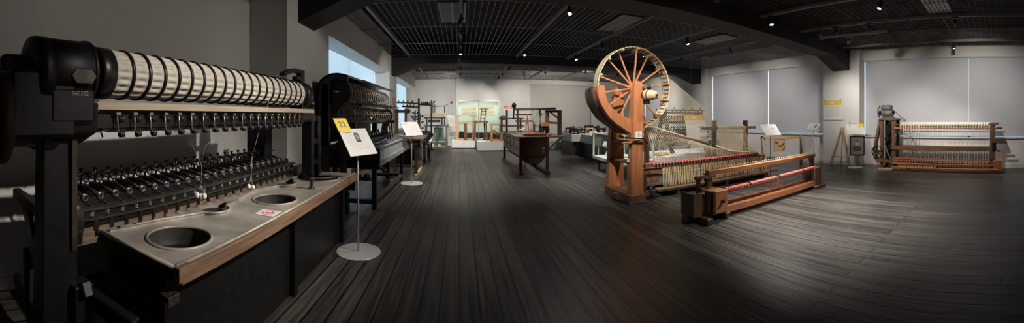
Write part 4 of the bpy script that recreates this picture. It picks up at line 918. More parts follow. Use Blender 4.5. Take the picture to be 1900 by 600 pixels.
# salmon topped wall sign
def wall_panel(x0,x1,y,z0,z1,head,mh,label,seed):
    root = thing('wall_sign',label,'sign',((x0+x1)/2,y,z0),0)
    MB().bb((x0,y-.012,z0),(x1,y-.001,z1)).build('sign_sheet',M['paper'],root); MB().bb((x0,y-.0135,z1-head),(x1,y-.001,z1)).build('sign_head',mh,root)
    mb = MB(); print_lines(mb,(x0+(x1-x0)*.25,y-.0136,z1-head*.5),(1,0,0),(0,0,1),(x1-x0)*.55,1,.1,head*.42,seed,1.0,char=head*.5); mb.build('sign_title',M['paper'],root)
    mb = MB(); print_lines(mb,(x0+.05,y-.0125,z1-head-.07),(1,0,0),(0,0,1),(x1-x0)-.1,6,(z1-z0-head-.1)/6,.016,seed+1,.9,char=.03); mb.build('fine_print',M['inkfaint'],root)
wall_panel(2.42,3.08,YB,1.42,2.04,.15,M['redcard'],'white wall sign with a salmon head right of the lit showcase',31)

# ================================================================ low white plinths with wooden models
def plinth(x0,y0,x1,y1,h,m,label,base=.03):
    root = thing('plinth',label,'plinth',((x0+x1)/2,(y0+y1)/2,0),0)
    MB().bb((x0,y0,base),(x1,y1,h)).build('plinth_box',m,root,0.004); MB().bb((x0+.03,y0+.03,0),(x1-.03,y1-.03,base)).build('plinth_base',M['plinthblack'],root)
    return root
plinth(-.37,15.75,.72,17.1,.36,M['white'],'low white plinth with a squat wooden frame loom, left of two')
plinth(.76,14.55,2.2,16.9,.40,M['white'],'low white plinth nearer the aisle carrying two small wooden frames')
mdl = thing('small_wooden_loom','squat pale wooden loom with two crank blocks on the left low plinth','loom',(.2,16.2,.36),0)
z = .362
for x in (-.12,.27,.68):
    for y in (15.98,16.5): MB().bb((x-.07,y-.05,z),(x+.07,y+.05,z+.78)).build('post',M['brownwoodZ'] if x==.27 else M['palewoodZ'],mdl,0.004)
mb = MB(); mb.bb((-.22,15.93,z+.78),(.78,16.06,z+.86)); mb.bb((-.22,16.44,z+.78),(.78,16.56,z+.86)); mb.bb((-.2,15.96,z),(.74,16.02,z+.07)); mb.bb((-.2,16.46,z),(.74,16.52,z+.07)); mb.build('rail',M['palewoodX'],mdl,0.004)
for x in (-.14,.62):
    mb = MB(); mb.bb((x-.07,16.0,z+.86),(x-.03,16.06,z+1.10)); mb.bb((x+.07,16.0,z+.86),(x+.11,16.06,z+1.10)); mb.bb((x-.16,15.97,z+1.10),(x+.2,16.10,z+1.14)); mb.build('crank_block',M['palewoodX'],mdl,0.003)
MB().bb((-.02,15.94,z+.12),(.18,16.1,z+.40)).build('dark_box',M['iron'],mdl,0.004)
mb = MB(); mb.cyl((.3,15.92,z+.36),(.68,15.92,z+.36),.03); mb.build('roller',M['palewoodX'],mdl)
lad = thing('stool_frame','dark wooden stand with a small ladder-back on the right low plinth','stand',(1.15,15.2,.40),0)
z = .402
for x,y in ((.66,15.0),(1.14,15.0),(.70,15.45),(1.10,15.45)): MB().bar((x+(x-.90)*.25,y,z),(x,y,z+.80),.06,.07).build('leg',M['brownwoodZ'],lad,0.004)
MB().bb((.58,14.95,z+.80),(1.24,15.5,z+.87)).build('seat_board',M['brownwoodX'],lad,0.005)
for x in (.92,1.10): MB().bar((x,15.3,z+.87),(x+.06,15.42,z+1.40),.035,.05).build('ladder_side',M['brownwoodZ'],lad,0.003)
mb = MB(); 
for q in range(3): t = .2+.33*q; mb.bar((.90+.06*t,15.3+.12*t,z+.87+.5*t),(1.14+.06*t,15.3+.12*t,z+.87+.5*t),.03,.04)
mb.bb((.88,15.36,z+1.39),(1.28,15.48,z+1.42)); mb.build('ladder_rung',M['brownwoodX'],lad,0.003)
mb = MB(); mb.lathe([(.05,0),(.16,.05),(.17,.30),(.12,.42),(.04,.45)],(1.55,16.1,z),(0,0,1),18); tag(mb.build('yarn_bundle',M['redwoodX']),'dark reddish round bundle behind the ladder-back stand','bundle')
pal = thing('small_yarn_frame','small pale wooden reel frame at the front of the right low plinth','frame',(1.62,14.85,.40),0)
for x in (1.38,1.80):
    for y in (14.72,15.05): MB().bb((x-.03,y-.03,z),(x+.03,y+.03,z+.72)).build('post',M['palewoodZ'],pal,0.003)
mb = MB(); mb.bb((1.28,14.70,z+.68),(1.92,14.76,z+.75)); mb.bb((1.30,15.02,z+.68),(1.90,15.08,z+.75)); mb.bb((1.33,14.69,z),(1.85,14.75,z+.06)); mb.bb((1.33,15.02,z),(1.85,15.08,z+.06)); mb.build('rail',M['palewoodX'],pal,0.003)
for k in range(2):
    mb = MB(); c = V((1.5+.2*k,14.9,z+.42+.06*k))
    for q in range(5): a = 2*PI*q/5; mb.bar(c+V((.13*math.cos(a),-.12,.13*math.sin(a))),c+V((.13*math.cos(a),.12,.13*math.sin(a))),.02,.02); mb.bar(c,c+V((.13*math.cos(a),0,.13*math.sin(a))),.015,.015,(0,1,0))
    mb.build('yarn_reel',M['palewoodY'],pal)
mb = MB(); mb.bb((1.05,15.55,z),(2.0,15.75,z+.30)); tag(mb.build('wooden_block',M['brownwoodX'],None,0.01),'long brown wooden block lying behind the small reel frame','block')

# ================================================================ cabinet table with drawers, half-round cloth trough underneath
CR = 0.012
cab = thing('cabinet_table','dark red wooden cabinet table with two panelled doors and a green cloth trough beneath','table',(1.50,8.62,0),CR)
def cb(mb, name, m, bevel=0, parent=None): return mb.build(name, m, parent or cab, bevel, True)
CW, CLN = .80, 3.0      # local x across, y away
for x in (.045,CW-.045):
    for y in (.045,CLN-.045): cb(MB().bb((x-.04,y-.04,.05),(x+.04,y+.04,.93)),'leg',M['cabinet'],0.004)
for x in (.045,CW-.045): cb(MB().bb((x-.06,-.05,0),(x+.06,CLN+.05,.055)),'foot_rail',M['darkwoodY'],0.006)
cb(MB().bb((.05,.03,.47),(CW-.05,.055,.93)),'end_panel',M['cabinet'],0.004)
mb = MB(); mb.bb((CW-.06,.05,.47),(CW-.03,CLN-.05,.93)); mb.bb((.05,CLN-.06,.47),(CW-.05,CLN-.03,.93)); mb.bb((.03,.05,.44),(CW-.03,CLN-.05,.47)); cb(mb,'carcass',M['cabinet'],0.003)
for k in range(4):
    y0 = .10+k*.71; 
    mb = MB(); mb.bb((.015,y0,.49),(.035,y0+.66,.84)); d = cb(mb,'door_panel',M['cabinet'],0.003)
    mb = MB(); mb.bb((.003,y0,.49),(.017,y0+.07,.84)); mb.bb((.003,y0+.59,.49),(.017,y0+.66,.84)); mb.bb((.003,y0+.07,.49),(.017,y0+.59,.55)); mb.bb((.003,y0+.07,.78),(.017,y0+.59,.84)); cb(mb,'door_frame',M['cabtop'],0.003,d)
    mb = MB(); mb.bb((-.02,y0+.28,.64),(.004,y0+.38,.67)); cb(mb,'door_handle',M['iron'],0.003,d)
mb = MB(); mb.bb((.01,.08,.86),(.03,CLN-.08,.93)); cb(mb,'top_rail',M['cabinet'],0.003)
mb = MB(); mb.bb((-.04,-.06,.935),(CW+.47,CLN+.05,.968)); cb(mb,'table_top',M['cabtop'],0.006)
mb = MB(); mb.bar((CW-.02,.25,.55),(CW+.42,.25,.93),.03,.05); mb.bar((CW-.02,2.4,.55),(CW+.42,2.4,.93),.03,.05); mb.bb((CW-.03,.1,.70),(CW+.02,CLN-.1,.90)); cb(mb,'side_bracket',M['green'],0.003)
pts = [(CW/2+.30*math.cos(PI+PI*k/16), .10, .47+.25*math.sin(PI+PI*k/16)) for k in range(17)]
mb = MB(); mb.prism(pts,(0,CLN-.4,0)); cb(mb,'cloth_trough',M['greencloth'])['label'] = 'dark green half-round cloth trough'
mb = MB(); mb.cyl((CW/2+.02,.085,.215),(CW/2+.02,.115,.235),.05,n=12); mb.bb((CW/2-.08,.08,.20),(CW/2+.10,.10,.222)); cb(mb,'trough_lace',M['iron'])
mb = MB(); mb.lathe([(.045,0),(.05,.012),(.04,.03),(.015,.035)],(.64,.03,.66),(0,-1,0),18); mb.bb((.605,.0,.555),(.675,.03,.60)); cb(mb,'metal_knob',M['steel'])
def cw(p): return V((1.50,8.62,0)) + Matrix.Rotation(CR,3,'Z')@V(p)
TT = .968
o = thing('thread_stand','orange-red wooden A shaped stand on the cabinet table','stand',cw((.42,1.0,TT)),CR)
mb = MB(); mb.bar((-.05,0,.02),(-.015,0,.46),.03,.03); mb.bar((.05,0,.02),(.015,0,.46),.03,.03); mb.bar((0,0,.3),(0,0,.60),.022,.022); mb.build('upright',M['orangewood'],o,0.003,True)
MB().bb((-.16,-.06,0),(.16,.06,.025)).build('foot_board',M['orangewood'],o,0.004,True)
mb = MB()
for z in (.14,.26,.38): mb.bb((-.04,-.012,z),(.04,.012,z+.02))
mb.build('cross_peg',M['orangewood'],o,0.002,True)
for k,(x,y,l,lab) in enumerate(((.46,.28,.62,'long orange-red wooden tray lying at the front of the cabinet table'),(.60,.60,.50,'second orange-red wooden tray lying behind the first on the cabinet table'))):
    o = thing('wooden_tray',lab,'tray',cw((x,y,TT)),CR+.06)
    MB().bb((-l/2,-.09,0),(l/2,.09,.012)).build('tray_bottom',M['orangewood'],o,0,True)
    mb = MB(); mb.bb((-l/2,-.09,.012),(l/2,-.075,.055)); mb.bb((-l/2,.075,.012),(l/2,.09,.055)); mb.bb((-l/2,-.075,.012),(-l/2+.015,.075,.055)); mb.bb((l/2-.015,-.075,.012),(l/2,.075,.055)); mb.build('tray_edge',M['orangewood'],o,0.003,True)
def small_tool(name, lab, cat, p, m, build):
    o = thing(name, lab, cat, cw(p), CR); build(o)
o = thing('wooden_spool','pale wooden turned spool at the front right of the cabinet table','spool',cw((.86,.20,TT)),CR)
MB().lathe([(.035,0),(.035,.02),(.018,.03),(.018,.13),(.035,.14),(.035,.16)],(0,-.08,.036),(0,1,.0),16).build('spool_body',M['palewoodX'],o,0,True)
MB().cyl((0,-.11,.036),(0,.11,.036),.008,n=8).build('spindle',M['iron'],o,0,True)
o = thing('steel_bow_tool','grey curved steel tool lying in the middle of the cabinet table','tool',cw((.44,1.5,TT)),CR)
MB().tube([(-.28,0,.015),(-.2,.02,.09),(0,.03,.15),(.2,.02,.12),(.32,0,.015)],.014,8).build('bow',M['steel'],o,0,True); MB().tube([(-.28,0,.015),(.32,0,.015)],.009,6).build('bow_string',M['signgrey'],o,0,True)
# reeling rack standing on the back of the table: posts, roller, hanging skeins
rk = thing('skein_rack','dark wooden rack with top roller standing on the back of the cabinet table','rack',cw((.8,2.2,TT)),CR)
for x,y in ((-.72,.45),(-.42,.1),(.12,.1),(.40,.45)):
    MB().bb((x-.03,y-.03,0),(x+.03,y+.03,.72)).build('post',M['darkwoodZ'],rk,0.003,True)
mb = MB(); mb.bar((-.5,.1,.36),(.55,.1,.36),.04,.05); mb.bar((-.5,.1,.56),(.45,.1,.58),.04,.05); mb.build('cross_rail',M['darkwoodX'],rk,0.003,True)
MB().cyl((-.52,.1,.735),(.85,.1,.765),.040,n=14).build('top_roller',M['cabtop'],rk,0,True)
mb = MB(); mb.bar((-.56,.1,.42),(-.54,.1,.82),.05,.03); mb.ball((-.54,.1,.86),.075,12,8,(1,.6,1.15)); mb.build('paddle_handle',M['iron'],rk,0.003,True)
mb = MB(); mb.bb((-1.0,.2,.42),(-.2,.32,.46)); mb.bb((-1.0,.2,.18),(-.2,.3,.22)); mb.build('low_shelf',M['darkwoodX'],rk,0.003,True)
for x in (-.92,-.30): MB().bb((x-.03,.22,0),(x+.03,.28,.42)).build('shelf_post',M['darkwoodZ'],rk,0.003,True)
MB().ball((-.86,.26,.46),.13,14,8,(1,.6,.55)).build('shelf_hood',M['cabtop'],rk,0,True)
for k,(x,lab) in enumerate(((.17,'pale looped cord skein hanging on the rack, left of two'),(.38,'pale looped cord skein hanging on the rack, beside the brown post'))):
    o = thing('cord_skein',lab,'skein',cw((.98+.30*k,2.2,TT+.40)),CR)
    mb = MB()
    for q in range(7):
        P = []
        for i in range(22): a = 2*PI*i/22; P.append(((.035+.013*q)*math.sin(a)+.04*math.cos(a)*(1 if k else -1), -.03+.010*q, .255*math.cos(a)+.05))
        mb.tube(P,.021,6,True)
    mb.build('skein_loop',M['skein'],o,0,True); MB().ring((0,.01,.02),(1,0,.2),.055,.014,14,6).build('skein_band',M['skein'],o,0,True)
# tall brown frame at the far right of the table
bf = thing('gate_frame','tall brown wooden gate frame with orange plank right of the cabinet table','frame',cw((1.19,.40,TT)),CR)
mb = MB(); mb.bb((-.05,-.05,0),(.05,.05,.68)); mb.build('post',M['brownwoodZ'],bf,0.004,True)
MB().bb((-.05,1.2,0),(.05,1.3,.68)).build('post',M['brownwoodZ'],bf,0.004,True)
mb = MB(); mb.bb((-.40,-.04,.62),(.06,.04,.68)); mb.bar((-.25,0,.62),(-.03,0,.46),.03,.04); mb.bb((-.05,.05,.62),(.05,1.2,.68)); mb.build('top_arm',M['darkwoodX'],bf,0.004,True)
MB().bb((-.26,.85,.22),(-.045,.89,.34)).build('orange_plank',M['redwoodX'],bf,0.004,True)
mb = MB(); mb.bb((-.26,.80,.10),(-.05,1.2,.16)); mb.cyl((-.26,.98,.19),(-.05,.98,.19),.05); mb.bb((-.25,.85,0),(-.21,1.15,.10)); mb.bb((-.10,.85,0),(-.06,1.15,.10)); mb.build('roller_bed',M['iron'],bf,0.01,True)
mb = MB(); mb.bb((-.035,.05,.30),(.035,1.2,.36)); mb.build('side_rail',M['darkwoodY'],bf,0.004,True)

# ================================================================ grey corner plinth with small machines
pl = thing('plinth','grey L-shaped plinth on a black base left of the glass case','plinth',(4.7,11.5,0),0)
gx, gy = 4.50, 10.80
mb = MB(); mb.bb((gx,gy,.50),(gx+.95,gy+4.0,.80)); mb.build('plinth_box',M['plinthgrey'],pl,0.004)
mb = MB(); mb.bb((gx-.38,gy+1.45,.53),(gx,gy+3.2,.80)); mb.build('side_box',M['plinthgrey'],pl,0.004)
mb = MB(); mb.bb((gx+.06,gy+.06,0),(gx+.9,gy+3.9,.50)); mb.bb((gx-.30,gy+1.55,0),(gx+.06,gy+3.1,.53)); mb.build('plinth_base',M['plinthblack'],pl)
plinth(6.2,9.6,9.0,11.0,.62,M['white'],'long white plinth near the right windows behind the dark loom')
tag(MB().bb((3.92,15.2,0),(4.9,15.9,.30)).build('low_box',M['plinthgrey'],None,0.004),'low grey floor box in front of the grey doors','box')
def mini_machine(x,y,z,s,kind,label,rz=0.0):
    root = thing('miniature_machine',label,'machine',(x,y,z),rz)
    mb = MB(); mb.bb((-.16*s,-.10*s,0),(.16*s,.10*s,.03*s)); mb.build('base_plate',M['iron'] if kind != 2 else M['palewoodX'],root,0.003,True)
    if kind == 0:
        mb = MB(); mb.bb((.06*s,-.04*s,.03*s),(.13*s,.04*s,.24*s)); mb.bb((-.14*s,-.035*s,.18*s),(.13*s,.035*s,.25*s)); mb.bb((-.14*s,-.03*s,.06*s),(-.08*s,.03*s,.2*s)); mb.build('arm',M['iron'],root,0.008,True)
        mb = MB(); mb.lathe([(.02*s,0),(.075*s,.005),(.075*s,.02*s),(.02*s,.03*s)],(.14*s,0,.21*s),(1,0,0),18); mb.build('hand_wheel',M['iron2'],root,0,True)
    elif kind == 1:
        mb = MB(); 
        for q in range(3): mb.cyl((-.12*s+.12*s*q,0,.03*s),(-.12*s+.12*s*q,0,(.14+.05*(q%2))*s),.02*s,n=10)
        mb.cyl((-.15*s,0,.13*s),(.15*s,0,.13*s),.025*s,n=10); mb.build('frame_bars',M['iron'],root,0,True)
        mb = MB(); mb.ring((-.05*s,-.05*s,.15*s),(0,-1,.1),.085*s,.012*s,20,6); mb.bar((-.13*s,-.05*s,.15*s),(.03*s,-.05*s,.15*s),.012,.012); mb.bar((-.05*s,-.05*s,.07*s),(-.05*s,-.05*s,.23*s),.012,.012); mb.cyl((-.05*s,0,.15*s),(-.05*s,-.06*s,.15*s),.02*s,n=10); mb.build('gear_wheel',M['iron2'],root,0,True)
    else:
        mb = MB(); mb.bb((-.13*s,-.06*s,.03*s),(-.10*s,.06*s,.2*s)); mb.bb((.10*s,-.06*s,.03*s),(.13*s,.06*s,.2*s)); mb.bb((-.15*s,-.07*s,.19*s),(.15*s,.07*s,.22*s)); mb.build('side_frame',M['palewoodZ'],root,0.003,True)
        mb = MB(); mb.cyl((-.12*s,0,.11*s),(.12*s,0,.11*s),.04*s,n=12); mb.build('roller',M['cabtop'],root,0,True)
    return root
spots_ = [(gx-.18,gy+1.75,.80,1.1,1,'small black iron machine on the left wing of the grey plinth'),(gx-.15,gy+2.6,.80,.9,0,'small black arm machine behind on the left wing of the grey plinth'),
 (gx+.30,gy+1.35,.80,1.1,2,'small pale wooden model mid-way on the grey plinth'),(gx+.62,gy+.95,.80,1.0,0,'black arm machine with a hand wheel near the front of the grey plinth'),
 (gx+.65,gy+1.65,.80,1.15,0,'black arm machine in the middle of the grey plinth'),(gx+.28,gy+2.2,.80,1.1,1,'black geared model in the middle of the grey plinth'),(gx+.7,gy+2.5,.80,1.2,0,'black arm machine towards the back of the grey plinth'),(gx+.3,gy+3.2,.80,1.1,1,'black geared model at the back of the grey plinth'),
 (6.9,9.9,.62,1.6,1,'black geared model at the near end of the long white plinth'),(7.6,10.2,.62,1.6,0,'black arm machine on the long white plinth'),(8.3,10.3,.62,1.4,1,'black geared model at the window end of the long white plinth')]
for k,s_ in enumerate(spots_): mini_machine(*s_, rz=.4*math.sin(k*2.1))
tag(MB().bb((gx+.08,gy+.25,.80),(gx+.70,gy+.58,.86)).build('wooden_base_board',M['redwoodX'],None,0.004),'red brown wooden board at the front of the grey plinth','board')
for k,(x,y) in enumerate(((gx+.12,gy+.70),(gx+.30,gy+.75))):
    mb = MB(); mb.hexa([(x-.06,y,.80),(x+.06,y,.80),(x+.06,y+.05,.80),(x-.06,y+.05,.80),(x-.06,y+.035,.94),(x+.06,y+.035,.94),(x+.06,y+.04,.94),(x-.06,y+.04,.94)]); tag(mb.build('label_card',M['paper']),('white folded label card at the front corner of the grey plinth','white folded label card beside the first, front of the grey plinth')[k],'label card')

# ================================================================ glass display case
gc = thing('glass_display_case','long glass display case with white rim on thin black legs behind the great wheel','display case',(4.2,8.2,0),0)
X0,X1,Y0,Y1,Z0,Z1 = 3.66,4.62,7.35,8.95,.36,1.02
mb = MB(); mb.bb((X0-.02,Y0-.02,Z0-.05),(X1+.02,Y1+.02,Z0+.03)); mb.build('case_floor',M['white'],gc,0.003)
mb = MB()
for x in (X0,X1):
    for y in (Y0,Y1): mb.bb((x-.022,y-.022,Z0),(x+.022,y+.022,Z1))
for y in (Y0,Y1): mb.bb((X0,y-.012,Z1-.022),(X1,y+.012,Z1))
for x in (X0,X1): mb.bb((x-.012,Y0,Z1-.022),(x+.012,Y1,Z1))
mb.build('case_frame',M['white'],gc)
for nm,a,b in (('glass_side',(X0-.004,Y0,Z0+.03),(X0+.002,Y1,Z1-.02)),('glass_side',(X1-.002,Y0,Z0+.03),(X1+.004,Y1,Z1-.02)),('glass_end',(X0,Y0-.004,Z0+.03),(X1,Y0+.002,Z1-.02)),('glass_end',(X0,Y1-.002,Z0+.03),(X1,Y1+.004,Z1-.02)),('glass_top',(X0,Y0,Z1-.006),(X1,Y1,Z1))): MB().bb(a,b).build(nm,M['glass'],gc)
MB().bb((X0+.10,Y0+.1,.64),(X1-.10,Y1-.1,.652)).build('glass_shelf',M['glass'],gc)
for x in (X0+.12,X1-.12):
    for y in (Y0+.15,Y1-.12): MB().bb((x-.022,y-.022,0),(x+.022,y+.022,Z0-.05)).build('leg',M['plinthblack'],gc)
MB().bb((X0+.2,Y0+.15,.02),(X1-.2,Y1-.15,.05)).build('stretcher',M['plinthblack'],gc) if False else None
for x in (X0+.10,X1-.10): MB().bb((x-.01,Y0+.1,.39),(x+.01,Y0+.12,.64)).build('shelf_post',M['frameal'],gc); MB().bb((x-.01,Y1-.12,.39),(x+.01,Y1-.10,.64)).build('shelf_post',M['frameal'],gc)
for k,(y,z) in enumerate(((8.75,.655),(8.35,.655),(8.0,.655),(8.6,.392),(8.1,.392),(7.7,.655))):
    x = X0+.22; mb = MB(); mb.hexa([(x,y-.09,z),(x,y+.09,z),(x+.06,y+.09,z),(x+.06,y-.09,z),(x+.055,y-.09,z+.13),(x+.055,y+.09,z+.13),(x+.06,y+.09,z+.13),(x+.06,y-.09,z+.13)])
    tag(mb.build('open_booklet',M['paper']),'white paper booklet propped up inside the glass display case','booklet','booklets in the glass case')
for k,(x,y,z,h) in enumerate(((X0+.5,8.6,.655,.24),(X0+.55,8.15,.655,.30),(X0+.6,7.75,.655,.22),(X0+.5,8.4,.392,.16))):
    o = thing('model_house_frame',('pale wooden model frame at the far end of the glass case shelf','taller pale wooden model frame mid-way on the glass case shelf','pale wooden model frame at the near end of the glass case shelf','small pale wooden model frame on the glass case floor')[k],'model',(x,y,z),0)
    for a in (-.11,.11):
        for b in (-.08,.08): MB().bb((a-.012,b-.012,0),(a+.012,b+.012,h)).build('post',M['palewoodZ'],o,0,True)
    mb = MB(); mb.bb((-.13,-.1,h),(.13,.1,h+.015)); mb.bb((-.12,-.09,h*.4),(.12,.09,h*.4+.012)); mb.build('deck',M['palewoodX'],o,0,True)

# ================================================================ great wheel twisting machine
wm = thing('great_wheel_machine','tall red wooden twisting machine with a great spoked wheel on two posts','spinning wheel',(2.92,5.6,0),0)
PX_0, PX_1 = 2.775, 3.055
mb = MB(); mb.bb((2.73,5.12,0),(3.07,6.12,.15)); mb.build('base_beam',M['brownwoodY'],wm,0.006)
mb = MB(); mb.bb((2.66,5.45,.02),(2.75,5.62,.12)); mb.build('base_peg',M['brownwoodY'],wm,0.004)
mb = MB(); mb.prism([(2.80,5.17,.15),(3.05,5.17,.15),(3.05,5.17,1.2),(3.04,5.17,2.05),(2.98,5.17,2.10),(2.90,5.17,2.10),(2.865,5.17,1.95),(2.85,5.17,1.2),(2.80,5.17,.55)],(0,.15,0)); mb.build('front_post',M['redwoodZ'],wm,0.006)
mb = MB(); mb.prism([(2.72,5.92,.15),(3.05,5.92,.15),(3.05,5.92,1.9),(2.95,5.92,2.05),(2.88,5.92,2.05),(2.80,5.92,1.5)],(0,.14,0)); mb.build('rear_post',M['redwoodZ'],wm,0.006)
for z in (.66,1.02): MB().bb((2.80,5.25,z),(3.0,6.0,z+.03)).build('shelf',M['brownwoodY'],wm,0.004)
# curved cradle of the rim
outer = [(2.285,2.005),(2.235,1.97),(2.225,1.88),(2.235,1.80),(2.27,1.70),(2.34,1.59),(2.43,1.465),(2.565,1.36),(2.72,1.265),(2.86,1.17)]
inner = [(2.335,2.0),(2.345,1.965),(2.355,1.88),(2.375,1.80),(2.415,1.715),(2.48,1.635),(2.58,1.555),(2.70,1.49),(2.79,1.45),(2.86,1.41)]
MB().strip([(x,5.72,z) for x,z in outer],[(x,5.72,z) for x,z in inner],(0,.14,0),True).build('rear_cheek',M['brownwoodZ'],wm,0.004)  # darker timber than the front cheek, for the shaded rear
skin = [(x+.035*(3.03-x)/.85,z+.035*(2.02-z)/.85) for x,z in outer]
MB().strip([(x,5.37,z) for x,z in outer],[(x,5.37,z) for x,z in skin],(0,.36,0),True).build('cradle_back',M['brownwoodZ'],wm)  # shade on the cradle's outer side is put into the darker wood colour
mb = MB(); mb.strip([(x,5.24,z) for x,z in outer],[(x,5.24,z) for x,z in inner],(0,.14,0),True); mb.build('curved_cradle',M['redwoodZ'],wm,0.004)
WC = V((3.04,5.54,2.005)); RW = .745
# wheel
mb = MB(); n = 72; wy0, wy1 = 5.42, 5.66
def rimrow(R,y): return [(WC.x+R*math.cos(2*PI*k/n),y,WC.z+R*math.sin(2*PI*k/n)) for k in range(n)]
for ya,yb in ((wy0,wy0+.035),(wy1-.035,wy1)):
    r_ = [mb.add(rimrow(R_,y)) for R_,y in ((RW,ya),(RW,yb),(RW-.018,yb),(RW-.018,ya))]
    for q in range(4):
        a,b = r_[q], r_[(q+1)%4]
        for k in range(n): mb.face((a+k,a+(k+1)%n,b+(k+1)%n,b+k),q in (0,2))
rim = mb.build('wheel_rim',M['tape'],wm)
mb = MB(); a = mb.add(rimrow(RW+.006,wy0+.055)); b = mb.add(rimrow(RW+.006,wy1-.055)); c = mb.add(rimrow(RW-.002,wy0+.055)); d = mb.add(rimrow(RW-.002,wy1-.055))
for k in range(n): j=(k+1)%n; mb.face((a+k,a+j,b+j,b+k),True); mb.face((c+k,d+k,d+j,c+j),True)
mb.build('belt_band',M['thread'],rim)
sl0 = None
mb = MB()
for k in range(60):
    a_ = 2*PI*k/60; p = V((math.cos(a_),0,math.sin(a_)))
    mb.bar(WC+p*(RW-.010)+V((0,wy0-.012-WC.y,0)), WC+p*(RW-.010)+V((0,wy1+.012-WC.y,0)), .011, .012, tuple(p))
mb.build('rim_lattice',M['darkwoodY'],rim)
mb = MB()
for k in range(120):
    a_ = 2*PI*(k+.5)/120; b_ = a_ + (.10 if k%2 else -.10); r1 = RW-.002
    mb.tube([(WC.x+r1*math.cos(a_),wy0,WC.z+r1*math.sin(a_)),(WC.x+r1*math.cos(b_),wy1,WC.z+r1*math.sin(b_))],.0022,4)
mb.build('rim_lacing',M['thread'],rim)
for k in range(14):
    a_ = 2*PI*(k+.35)/14; p = V((math.cos(a_),0,math.sin(a_))); yo = -.05 if k%2 else .05
    base_ = WC + V((0,yo*.4,0))
    s_ = MB().bar(base_+p*.07, base_+p*(RW-.04)+V((0,yo*.8,0)), .030, .036, (0,1,0), .024, .028).build('spoke',M['spoke'],wm,0.004)
    q = WC+p*(RW-.035); MB().bar(q+V((0,-.15,0)),q+V((0,.13,0)),.035,.03,tuple(p)).build('spoke_peg',M['palewoodY'],s_,0.003)
mb = MB(); mb.lathe([(.04,-.13),(.085,-.11),(.10,-.03),(.10,.05),(.085,.11),(.04,.13)],WC,(0,1,0),20); mb.build('hub',M['spoke'],wm)
mb = MB(); mb.cyl((WC.x,5.10,WC.z),(WC.x,6.06,WC.z),.024,n=12); mb.cyl((WC.x,5.08,WC.z),(WC.x,5.13,WC.z),.045,n=8); mb.build('axle',M['steel'],wm)
mb = MB(); mb.bb((3.04,5.12,1.74),(3.12,5.24,1.98)); mb.bb((3.05,5.02,1.70),(3.09,5.2,1.76)); mb.cyl((3.07,5.17,1.86),(3.07,5.05,1.86),.075,n=16); mb.cyl((3.07,5.10,1.99),(3.14,5.08,1.99),.035,n=10); mb.build('bearing_iron',M['iron'],wm,0.004)
mb = MB(); mb.lathe([(.05,-.02),(.092,0),(.095,.05),(.086,.06),(.086,.16),(.07,.18),(.066,.22),(.03,.23)],(3.06,5.12,1.86),(.38,-.92,-.05),22); mb.build('wooden_drum',M['palewoodY'],wm)
mb = MB(); mb.ring(V((3.06,5.12,1.86))+V((.38,-.92,-.05))*.07,(.38,-.92,-.05),.092,.008,22,6); mb.cyl(V((3.06,5.12,1.86))+V((.38,-.92,-.05))*.22,V((3.06,5.12,1.86))+V((.38,-.92,-.05))*.245,.02,n=10); mb.build('drum_iron',M['iron'],wm)
# lever, small shelf and string on the posts
mb = MB(); mb.bar((2.62,5.12,1.135),(3.02,5.12,1.10),.035,.022); mb.bar((3.02,5.12,1.10),(3.09,5.1,1.02),.05,.03); mb.bar((2.62,5.12,1.135),(2.56,5.12,1.17),.06,.04); mb.build('lever',M['iron'],wm,0.003)
MB().bb((2.70,5.2,1.02),(2.87,5.3,1.045)).build('lever_block',M['palewoodX'],wm,0.003)
MB().tube([(2.80,5.24,1.02),(2.805,5.24,.88),(2.83,5.24,.76),(2.83,5.24,.72)],.006,6).build('string',M['thread'],wm)
MB().lathe([(.05,0),(.05,.02),(.03,.03),(.03,.06)],(2.82,5.24+.05,.69),(0,0,1),14).build('string_weight',M['railwood'],wm)
# framed no-touching card on the front post
root = thing('no_touch_card','white framed card with round no-touching mark on the great wheel post','notice card',(2.945,5.17,1.14),0)
MB().bb((2.885,5.158,1.085),(3.005,5.169,1.225)).build('card',M['paper'],root)
no_touch((2.945,5.157,1.168),V((1,0,0)),V((0,0,1)),.036,root,M['ink'])
mb = MB(); print_lines(mb,(2.905,5.1575,1.115),(1,0,0),(0,0,1),.08,2,.012,.006,44,1.0,char=.01); mb.build('fine_print',M['inkfaint'],root)

# ================================================================ twisting bed of the great wheel: bobbins, hanging tapes, threads
tb = thing('twisting_machine','long low twisting frame with pink red bobbins, cream hanging tapes and a net of threads','twisting frame',(5.0,5.8,0),0)
BX, BW, NB = 3.52, 2.92, 40
mb = MB(); mb.bb((3.20,5.52,.40),(6.75,5.58,.50)); mb.bb((3.20,5.92,.40),(6.75,5.98,.50)); mb.build('bed_rail',M['brownwoodX'],tb,0.004)
MB().bb((3.15,5.50,.505),(6.75,5.68,.530)).build('bobbin_rail',M['brownwoodX'],tb,0.003)
MB().bb((3.22,5.66,.50),(6.6,5.98,.515)).build('inner_board',M['darkwoodX'],tb,0.003)
for x in (3.28,6.65):
    for y in (5.55,5.95): MB().bb((x-.045,y-.035,.08),(x+.045,y+.035,.42)).build('leg',M['darkwoodZ'],tb,0.004)
mb = MB(); mb.bb((3.15,5.50,0),(6.85,5.60,.085)); mb.bb((3.15,5.90,0),(6.85,6.0,.085)); mb.build('floor_sill',M['darkwoodX'],tb,0.004)
MB().bb((3.10,5.56,.22),(3.62,5.60,.40)).build('carved_panel',M['brownwoodX'],tb,0.003)
MB().bb((3.46,5.28,.105),(6.98,5.50,.135)).build('tape_tray',M['boardwood'],tb,0.004)
MB().bb((3.46,5.27,.135),(6.98,5.295,.155)).build('tray_lip',M['boardwood'],tb,0.003)
